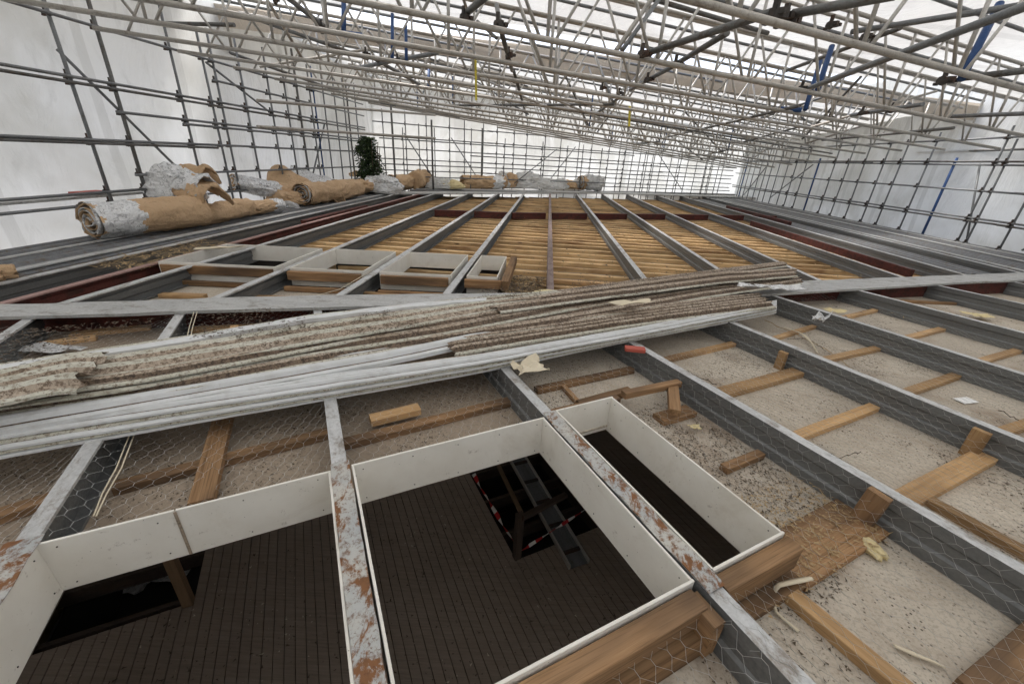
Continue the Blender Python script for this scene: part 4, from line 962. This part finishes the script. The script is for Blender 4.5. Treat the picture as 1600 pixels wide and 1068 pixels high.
# ---------------------------------------------------------------- insulation rolls
def roll(a, b, r, lab, foil=(0, .2), sq=.85, amp=.12, seed=0, spiral=True, zoff=0, mats=('kraft', 'foil'), tilt=0):
    a = Vector(a); b = Vector(b); L = (b-a).length; X = (b-a).normalized()
    root = empty('insulation_roll', a, lab, 'insulation roll', 'insulation rolls along the edge of the far roof')
    fr = frame(a+Z*(r*sq+zoff), X+Z*tilt); nr = 44; ns = 54; V = []; F = []; fm = []
    for i in range(nr+1):
        s = i/nr
        for j in range(ns):
            an = 2*pi*j/ns; p = Vector((s*L*2, cos(an)*1.5, sin(an)*1.5+seed*7))
            e = 1+amp*noise.noise(p)+amp*.55*noise.noise(p*2.7)-amp*.7*abs(noise.noise(Vector((s*L*5+an, an*2.2-s*3, seed*2.3))))+amp*.35*noise.noise(p*6.5)-amp*.9*max(0, noise.noise(Vector((s*L*3.1, seed*3, an*.4))))
            if i == nr: e *= .8
            V.append((s*L+.04*noise.noise(p*1.3), r*e*cos(an), r*sq*e*sin(an)))
    for i in range(nr):
        for j in range(ns):
            F.append((i*ns+j, i*ns+(j+1) % ns, (i+1)*ns+(j+1) % ns, (i+1)*ns+j))
            w_ = .03*sin(j*.9+seed); fm.append(1 if foil[0] <= i/nr+w_ < foil[1] else 0)
    F.append(tuple(nr*ns+j for j in range(ns))); fm.append(0)
    o = put('wrap', mesh('wrap', V, F, list(mats), fm, True), fr, root)
    if spiral:
        V = []; F = []; fm = []; n = 130
        for i in range(n+1):
            th = i/n*2*pi*4.6; rr = r*(.96-.84*i/n)*(1+.12*noise.noise(Vector((cos(th), sin(th), i*.02+seed))))
            dx = -.05*r+.22*r*noise.noise(Vector((th*.4, seed, 0)))
            V.append((dx, rr*cos(th), rr*sq*sin(th))); V.append((.22*r+dx, rr*cos(th), rr*sq*sin(th)))
        for i in range(n): F.append((2*i, 2*i+1, 2*i+3, 2*i+2)); fm.append(1 if (i//9) % 2 else 0)
        o = put('rolled_layers', mesh('layers', V, F, list(mats), fm, True), fr, root); solid(o, .009, 0)
        V = [(.2*r, 0, 0)]+[(.2*r, .97*r*cos(2*pi*j/24), .97*r*sq*sin(2*pi*j/24)) for j in range(24)]
        put('core', mesh('core', V, [(0, 1+(j+1) % 24, 1+j) for j in range(24)], 'twig'), fr, root)
    return root
R = lambda u, v, z=0.02: G(u, v, z)
roll(R(150, 374), R(322, 352), .30, 'largest kraft paper roll with spiral end facing left', (0, .33), .92, .10, 1)
roll(R(318, 352), R(392, 337), .20, 'kraft roll just right of the largest roll', (2, 3), .95, .14, 2, False)
roll(R(388, 336), R(440, 329), .17, 'small pinched kraft roll behind the crumpled kraft roll', (.7, 1), .85, .25, 3, False)
roll(R(474, 321), R(560, 307), .30, 'big kraft roll with open flap and dark core', (2, 3), .95, .16, 4)
roll(R(556, 303), R(612, 297), .34, 'kraft and foil roll left of the thin post', (.3, .6), .7, .3, 5, False)
roll(R(612, 299), R(652, 293), .34, 'kraft roll with dark end beside the thin post', (2, 3), .9, .2, 6, False)
roll(R(664, 293), R(650, 296), .36, 'brown open end of a roll right of the thin post', (2, 3), 1.1, .2, 7)
PD = lambda u, v, dep: Vector((0, 0, H))+(fw+rt*(u-800)/FPX-up*(v-534)/FPX)*dep
roll(PD(722, 295, 19.3), PD(790, 296, 20.2), .40, 'distant kraft roll in the middle of the far edge', (.65, .9), .8, .2, 8, False)
roll(PD(905, 297, 22.0), PD(938, 298, 22.4), .42, 'most distant kraft roll end at the right of the row', (.2, 2), .9, .3, 9, mats=('kraft', 'white_wrap'))
def heap(u, v, wpx, hpx, m, lab, dep, amp=.35, cat='insulation heap'):
    d = fw+rt*(u-800)/FPX-up*(v-534)/FPX; c = Vector((0, 0, H))+d*dep; sx = wpx/2*dep/FPX/1.1; sz = hpx/2*dep/FPX/1.05
    return crumple('insulation_heap', c, sx, sx*.6, sz, m, lab, cat, amp, 4, random.uniform(-.3, .3))
heap(272, 294, 92, 60, 'foil', 'crumpled silver foil heap on the near kraft roll', 7.9, .40)
def slab(u0, v0, u1, v1, dep, m, lab, th=.03, wd=.5, bend=.2):
    "curved flap of paper standing up: spine given in the picture at one depth"
    rows = []; O = Vector((0, 0, H))
    for i in range(13):
        s = i/12; u = lerp(u0, u1, s); v = lerp(v0, v1, s); e = fw+rt*(u-800)/FPX-up*(v-534)/FPX; p = O+e*dep
        row = []
        for j in range(9):
            a = (j/8-.5)*2
            q = p+Vector((.25*a*wd, a*wd*.5, -abs(a)**1.6*wd*bend+.10*noise.noise(Vector((s*3, a*2.5, dep)))+.05*noise.noise(Vector((s*8, a*6, dep)))))+Vector((.08*noise.noise(Vector((s*5, a*4, dep+7))), .08*noise.noise(Vector((s*5, a*4, dep+3))), 0))
            row.append(q)
        rows.append(row)
    me, mx = loft(rows, m, smooth=True); o = put('paper_flap', me, mx); solid(o, th, 0); return tag(o, lab, 'paper flap')
slab(290, 268, 332, 292, 7.5, 'kraft', 'folded kraft flap over the silver heap', .03, .6, .55)
slab(283, 256, 322, 262, 7.9, 'kraft', 'upright tip of kraft paper above the silver heap', .05, .4, .7)
slab(280, 262, 320, 276, 7.45, 'foil', 'silver stripe between the kraft folds above the heap', .02, .5, .6)
roll(R(372, 322)+Z*.35, R(452, 318)+Z*.1, .24, 'foil wrapped roll with dark bands leaning behind the small rolls', (0, .8), .9, .2, 11)
heap(448, 311, 52, 28, 'kraft', 'crumpled kraft tip of the leaning foil roll', 11.0, .45)
heap(447, 322, 44, 18, 'white_wrap', 'low white foil patch behind the small kraft rolls', 10.9, .45)
slab(436, 256, 508, 300, 11.8, 'kraft', 'tall folded kraft flap rising left of the big open roll', .03, .9, .5)
slab(455, 262, 520, 278, 12.6, 'foil', 'white foil sheet stretched behind the tall kraft flap', .02, .9, .4)
slab(505, 300, 525, 292, 12.2, 'kraft', 'round kraft flap on the front of the big open roll', .03, .8, .9)
heap(598, 287, 60, 24, 'foil', 'silver heap left of the thin post', 15.6, .45)
heap(605, 297, 50, 18, 'white_wrap', 'white crumpled sheet in front of the thin post', 15.2, .45)
heap(560, 273, 30, 10, 'kraft', 'small tan lump behind the rolls beside the dark shrub', 16.5, .45)
heap(690, 288, 48, 20, 'white_wrap', 'grey and white heap between the brown roll end and the distant roll', 18.2, .45)
heap(706, 290, 36, 16, 'foam', 'yellowish soft heap right of the brown roll end', 18.2, .45)
heap(783, 284, 36, 26, 'white_wrap', 'white sheet draped at the middle of the far edge', 20.2, .45)
heap(797, 285, 26, 24, 'kraft', 'tan folded piece standing in the white heaps', 20.3, .45)
heap(826, 285, 62, 28, 'white_wrap', 'large white crumpled heap on the far edge', 20.8, .45)
heap(868, 289, 40, 20, 'white_wrap', 'low white heap before the last rolls', 21.5, .45)
heap(890, 290, 28, 16, 'kraft', 'tan crumpled piece among the last white heaps', 21.8, .45)
heap(920, 287, 44, 24, 'white_wrap', 'white torn wrap on the most distant roll', 22.3, .45)
o = roll(G(2, 436, .0), G(30, 434, .0), .085, 'small tan roll near the left edge of the photo', (2, 3), .9, .1, 12, False)
o = roll(G(-14, 440, .0), G(6, 438, .0), .07, 'cut yellow end of a tiny roll at the left edge of the photo', (2, 3), .9, .1, 13, False)
flake('kraft_scrap', 350, 388, .03, .3, 'cream', 'long torn tan scrap lying beside the largest roll', 'scrap', .4, .03, asp=.18, rot=.6)

# ribbed deck sheets along both edges of the far roof
def ribs(n0, n1, t0, t1, m, lab, pitch=.19, h=.03, z=-.03, fe=None):
    rows = []; n = int((n1-n0)/pitch)*4
    for i in range(n+1):
        e = (0, 0, 1, 1)[i % 4]*h; q = n0+(n1-n0)*i/n
        te = (far_t(q)-.3) if fe else t1
        rows.append([PF(q, t0, z+e), PF(q, lerp(t0, te, .5), z+e), PF(q, te, z+e)])
    me, mx = loft(rows, m); o = put('ribbed_sheet', me, mx); solid(o, .002, 0); return tag(o, lab, 'ribbed sheet')
ribs(-7.45, -5.95, -2, 17.5, 'deck_sheet', 'ribbed grey sheet under the insulation rolls', fe=True)
ribs(9.35, 10.5, 3.4, 26, 'deck_sheet', 'narrow ribbed grey sheet at the right between purlins', fe=True)
ribs(10.8, 11.7, 3.0, 26, 'deck_sheet', 'ribbed grey sheet along the right scaffold wall', fe=True)
ribs(7.85, 8.9, 8.5, 26, 'deck_sheet', 'ribbed grey sheet right of the dark red beam', fe=True, z=-.12)
for k, (n_, w_) in enumerate(((-6.05, .12), (-6.75, .06), (9.3, .09), (10.45, .1), (11.25, .06))):
    o = put('edge_trim', boxme(18, w_, .02, 'flashing', wob=0), frame(PF(n_, 2.2 if n_ < 0 else 6.4, .03), tF)); tag(o, ['pale trim beside the leftmost purlin', 'thin pale trim under the insulation rolls', 'pale trim left of the right ribbed sheets', 'pale trim between the right ribbed sheets', 'thin pale trim close to the right scaffold wall'][k], 'edge trim')

# ---------------------------------------------------------------- shrub seen at the rear left corner
root = empty('leafy_shrub', PF(-7.1, 17.0, -.3), 'dark green bamboo like shrub at the rear left corner', 'shrub')
V = []; F = []; base = PF(-7.1, 17.0, -.3)
for i in range(5200):
    a = random.uniform(0, 2*pi); rr = .52*math.sqrt(random.random()); z = random.uniform(.1, 2.25)
    rr *= (.55+.5*noise.noise(Vector((cos(a)*1.2, sin(a)*1.2, z*1.4)))+.35*(1-abs(z-1)/1.4)); rr = max(rr, 0)
    if noise.noise(Vector((rr*cos(a)*4, rr*sin(a)*4, z*3))) < -.25: continue
    p = Vector((rr*cos(a), rr*sin(a), z)); b_ = random.uniform(0, 2*pi); d = Vector((cos(b_), sin(b_), random.uniform(-1.2, .5))).normalized(); s = d.cross(Vector((random.random(), random.random(), random.random()))).normalized()
    L = random.uniform(.12, .24); k = len(V); V += [p, p+d*L*.5+s*.024, p+d*L, p+d*L*.5-s*.024]; F.append((k, k+1, k+2, k+3))
put('foliage', mesh('foliage', V, F, ['leaf', 'leaf_light'], [1 if random.random() < .22 else 0 for _ in F]), Matrix.Translation(base), root)
for i in range(9):
    a = random.uniform(0, 6.28); q = base+Vector((cos(a)*.2, sin(a)*.2, 0)); tube('stem', q, q+Vector((cos(a)*.25, sin(a)*.25, random.uniform(1.6, 2.2))), .012, 'twig', root, 5)

# ---------------------------------------------------------------- litter and wire netting
def litter(name, count, area, m, lab, smin=.004, smax=.02, clump=.0, z=CZ, kind='stuff', thin=.14):
    V = []; F = []; c = 0; o0 = area(.5, .5); tries = 0
    while c < count and tries < count*12:
        tries += 1
        p = area(random.random(), random.random())
        if p is None: continue
        if clump and noise.noise(p*1.6+Vector((3, 1, 0)))+.35*noise.noise(p*6) < clump: continue
        a = random.uniform(0, 2*pi); L = random.uniform(smin, smax)*random.uniform(.6, 1.4); wv_ = L*random.uniform(thin*.6, thin*2)+.0008
        d = Vector((cos(a), sin(a), random.uniform(-.15, .35))); s = Vector((-sin(a), cos(a), 0))
        q = p-o0+Z*random.uniform(.002, .006); k = len(V)
        V += [q-s*wv_, q+d*L*.5+s*wv_*.3+Z*.002, q+d*L, q+s*wv_+Z*.001]; F.append((k, k+1, k+2, k+3)); c += 1
    o = put(name, mesh('litter', V, F, m), Matrix.Translation(o0)); return tag(o, lab, 'litter', None, kind)
def Narea(n0, n1, t0, t1, z):
    def f(a, b):
        n, t = lerp(n0, n1, a), lerp(t0, t1, b)
        if (a, b) != (.5, .5):
            if T0-.04 < t < T1+.04 and n < 1.80: return None
            for q in NP:
                if q-.01 < n < q+.09: return None
            if t > mitre_t(n, nN, tN)-.05: return None
        return PN(n, t, z)
    return f
litter('leaf_litter', 24000, Narea(-2.6, 6.5, -1, 3.6, CZ+.001), 'twig', 'dark needles and grit scattered over the near ceiling boards', .005, .022, -.06)
litter('leaf_litter', 3200, Narea(1.6, 2.5, .4, 1.9, CZ+.001), 'twig', 'dense dark litter around the narrow upstand', .004, .026, -.25)
litter('dry_straw', 900, Narea(1.5, 2.5, .45, .95, -.18), 'straw', 'dry straw gathered on the wide weathered board', .01, .06, -.3, thin=.05)
litter('bark_chips', 2600, Narea(2.6, 8.5, 0, 3.0, CZ+.001), 'twig', 'small dark bark chips in the right bays', .004, .018, .12, thin=.5)
def Farea(n0, n1, t0, t1, z):
    def f(a, b):
        n, t = lerp(n0, n1, a), lerp(t0, t1, b)
        if n1 > 1.5 and (a, b) != (.5, .5) and n < -.4 and t < 6.5+.1*(n+4.3): return None
        return f0(a, b)
    f0 = lambda a, b: PF(lerp(n0, n1, a), lerp(t0, t1, b), z+.08*noise.noise(Vector((a*9, b*9, 0))))
    return f
litter('nest_straw', 1500, Farea(-.42, .05, 4.75, 5.9, -.12), 'straw', 'messy straw and dirt beside the end of the far upstands', .02, .10, -9, thin=.05)
litter('nest_straw', 1300, Farea(-.42, .05, 4.75, 5.9, -.12), 'twig', 'dark dirt mixed into the straw beside the far upstands', .02, .06, -9, thin=.4)
litter('dirt', 900, Farea(.2, 1.2, 4.75, 5.4, -.21), 'twig', 'dark dirt on the joists behind the yellow foam', .02, .07, -9, thin=.4)
litter('nest_straw', 1200, Farea(-5.7, -5.0, 4.6, 6.3, -.02), 'straw', 'long dry straw on the dark red beam at the left', .04, .16, -9, thin=.03)
litter('leaf_litter', 5000, Farea(-4.5, 8, 5, 18, -.215), 'twig', 'dark bits lying across the pale joists', .015, .06, .0, thin=.35)
litter('dry_straw', 1800, Farea(-4.5, 8, 5, 18, -.215), 'straw', 'pale splinters lying across the pale joists', .02, .12, .0, thin=.06)
def floor_area(a, b):
    n, t = lerp(-3, 2.6, a), lerp(.3, 4.4, b)
    return None if (a, b) != (.5, .5) and ((n < -1.55 and t > 3.85) or (n > 1.68 and t > 2.9)) else PN(n, t, -2.995)
litter('floor_litter', 350, floor_area, 'cream', 'small pale debris on the dark decked floor', .006, .02, .05, thin=.5)
litter('floor_litter', 1500, floor_area, 'twig', 'dark dust and leaves on the decked floor', .008, .025, .0, thin=.5)
def pile_area(a, b):
    return G(lerp(0, 1200, a), 0, 0) if False else (PN(lerp(-2.2, 5.2, a), lerp(2.95, 3.75, b), .255) if True else None)
litter('moss_crumbs', 5000, pile_area, 'twig', 'dark moss crumbs on the pile of sheets', .005, .022, .02, thin=.5)
crumple('dark_tangle', PF(-7.75, 4.5, .62), .55, .14, .05, 'twig', 'tangle of dark netting on the scaffold board at the left', 'netting', .9, 4, 1.5)
# twigs
for k, pts in enumerate(([(1195, 500), (1240, 520), (1290, 545), (1335, 578)], [(1230, 530), (1262, 528), (1290, 548)], [(1040, 590), (1075, 582), (1120, 600)], [(1280, 706), (1310, 715), (1345, 705)], [(1560, 640), (1590, 655), (1620, 668)])):
    P = [G(u, v, CZ+.03) for u, v in pts]; o0 = P[0].copy(); V = []; F = []; n = 14
    for i in range(n+1):
        p = poly_at(P, i/n)-o0+Vector((0, 0, .02*noise.noise(Vector((i*.8, k*5.1, 0)))))
        for j in range(4): V.append(p+Vector((cos(j*1.57)*.004, 0, sin(j*1.57)*.004)))
    for i in range(n):
        for j in range(4): F.append((i*4+j, i*4+(j+1) % 4, i*4+4+(j+1) % 4, i*4+4+j))
    o = put('twig', mesh('twig', V, F, 'straw' if k == 0 else 'twig'), Matrix.Translation(o0)); tag(o, ['long bent twig beyond the pile tip', 'short forked twig beyond the pile tip', 'twig near the red block', 'twig on the ceiling in the right bay', 'dark twig next to the white card'][k], 'twig')

def netting(name, n0, n1, t0, t1, lab, sag=.2, cell=.07, r=.0006, hole=True, seed=0, fn=PN, purl=NP):
    V = []; F = []; o0 = fn(n0, t0)
    def h(n, t):
        z = .006
        for a, b in zip(purl, purl[1:]):
            if a+.075 < n < b:
                x = (n-a-.075)/(b-a-.075); z = .006-sag*(sin(pi*x)**.55)*(.75+.25*noise.noise(Vector((n*1.3, t*1.3, seed))))
        return z+.018*noise.noise(Vector((n*5, t*5, seed)))
    def P(n, t):
        n += .012*noise.noise(Vector((n*7, t*7, seed+4))); t += .012*noise.noise(Vector((n*7, t*7, seed+8)))
        return fn(n, t, h(n, t))-o0
    def wire(a, b, rr):
        k = len(V); d = (b-a).normalized(); s = d.cross(Z)
        if s.length < .01: s = Vector((1, 0, 0))
        s.normalize(); u = s.cross(d)
        for p in (a, b):
            for j in range(3): V.append(p+(s*cos(j*2.094)+u*sin(j*2.094))*rr)
        for j in range(3): F.append((k+j, k+(j+1) % 3, k+3+(j+1) % 3, k+3+j))
    cw = cell; ch = cell*.86; i = 0; t = t0
    while t < t1:
        n = n0+(cw*.5 if i % 2 else 0)*1.0
        while n < n1:
            ok = not (hole and T0-.06 < t < T1+.06 and -1.3 < n < 1.83)
            if ok and t < mitre_t(n, nN, tN)-.02:
                # hex vertex pair: twisted upright plus two slants
                a = P(n, t); b = P(n, t+ch*.42); wire(a, b, r*1.7)
                c1 = P(n-cw*.5, t+ch); c2 = P(n+cw*.5, t+ch)
                if not (hole and T0-.06 < t+ch < T1+.06 and -1.3 < n < 1.83): wire(b, c1, r); wire(b, c2, r)
            n += cw
        t += ch; i += 1
    o = put(name, mesh('netting', V, F, 'wire'), Matrix.Translation(o0)); return tag(o, lab, 'wire netting')
netting('wire_netting', 1.22, 6.8, -.9, 3.4, 'hexagonal wire netting draped over the near purlins on the right')
netting('wire_netting', -2.6, 1.2, 1.88, 2.75, 'hexagonal wire netting sagging behind the large white upstands', .17, seed=3, r=.00048)
netting('wire_netting', -.1, 1.22, -.6, .5, 'hexagonal wire netting in front of the wide upstand', .15, seed=5)
netting('wire_netting', -2.6, 1.3, 3.35, 4.6, 'wire netting sagging in the gap behind the pile at the left', .15, seed=7, r=.0005)
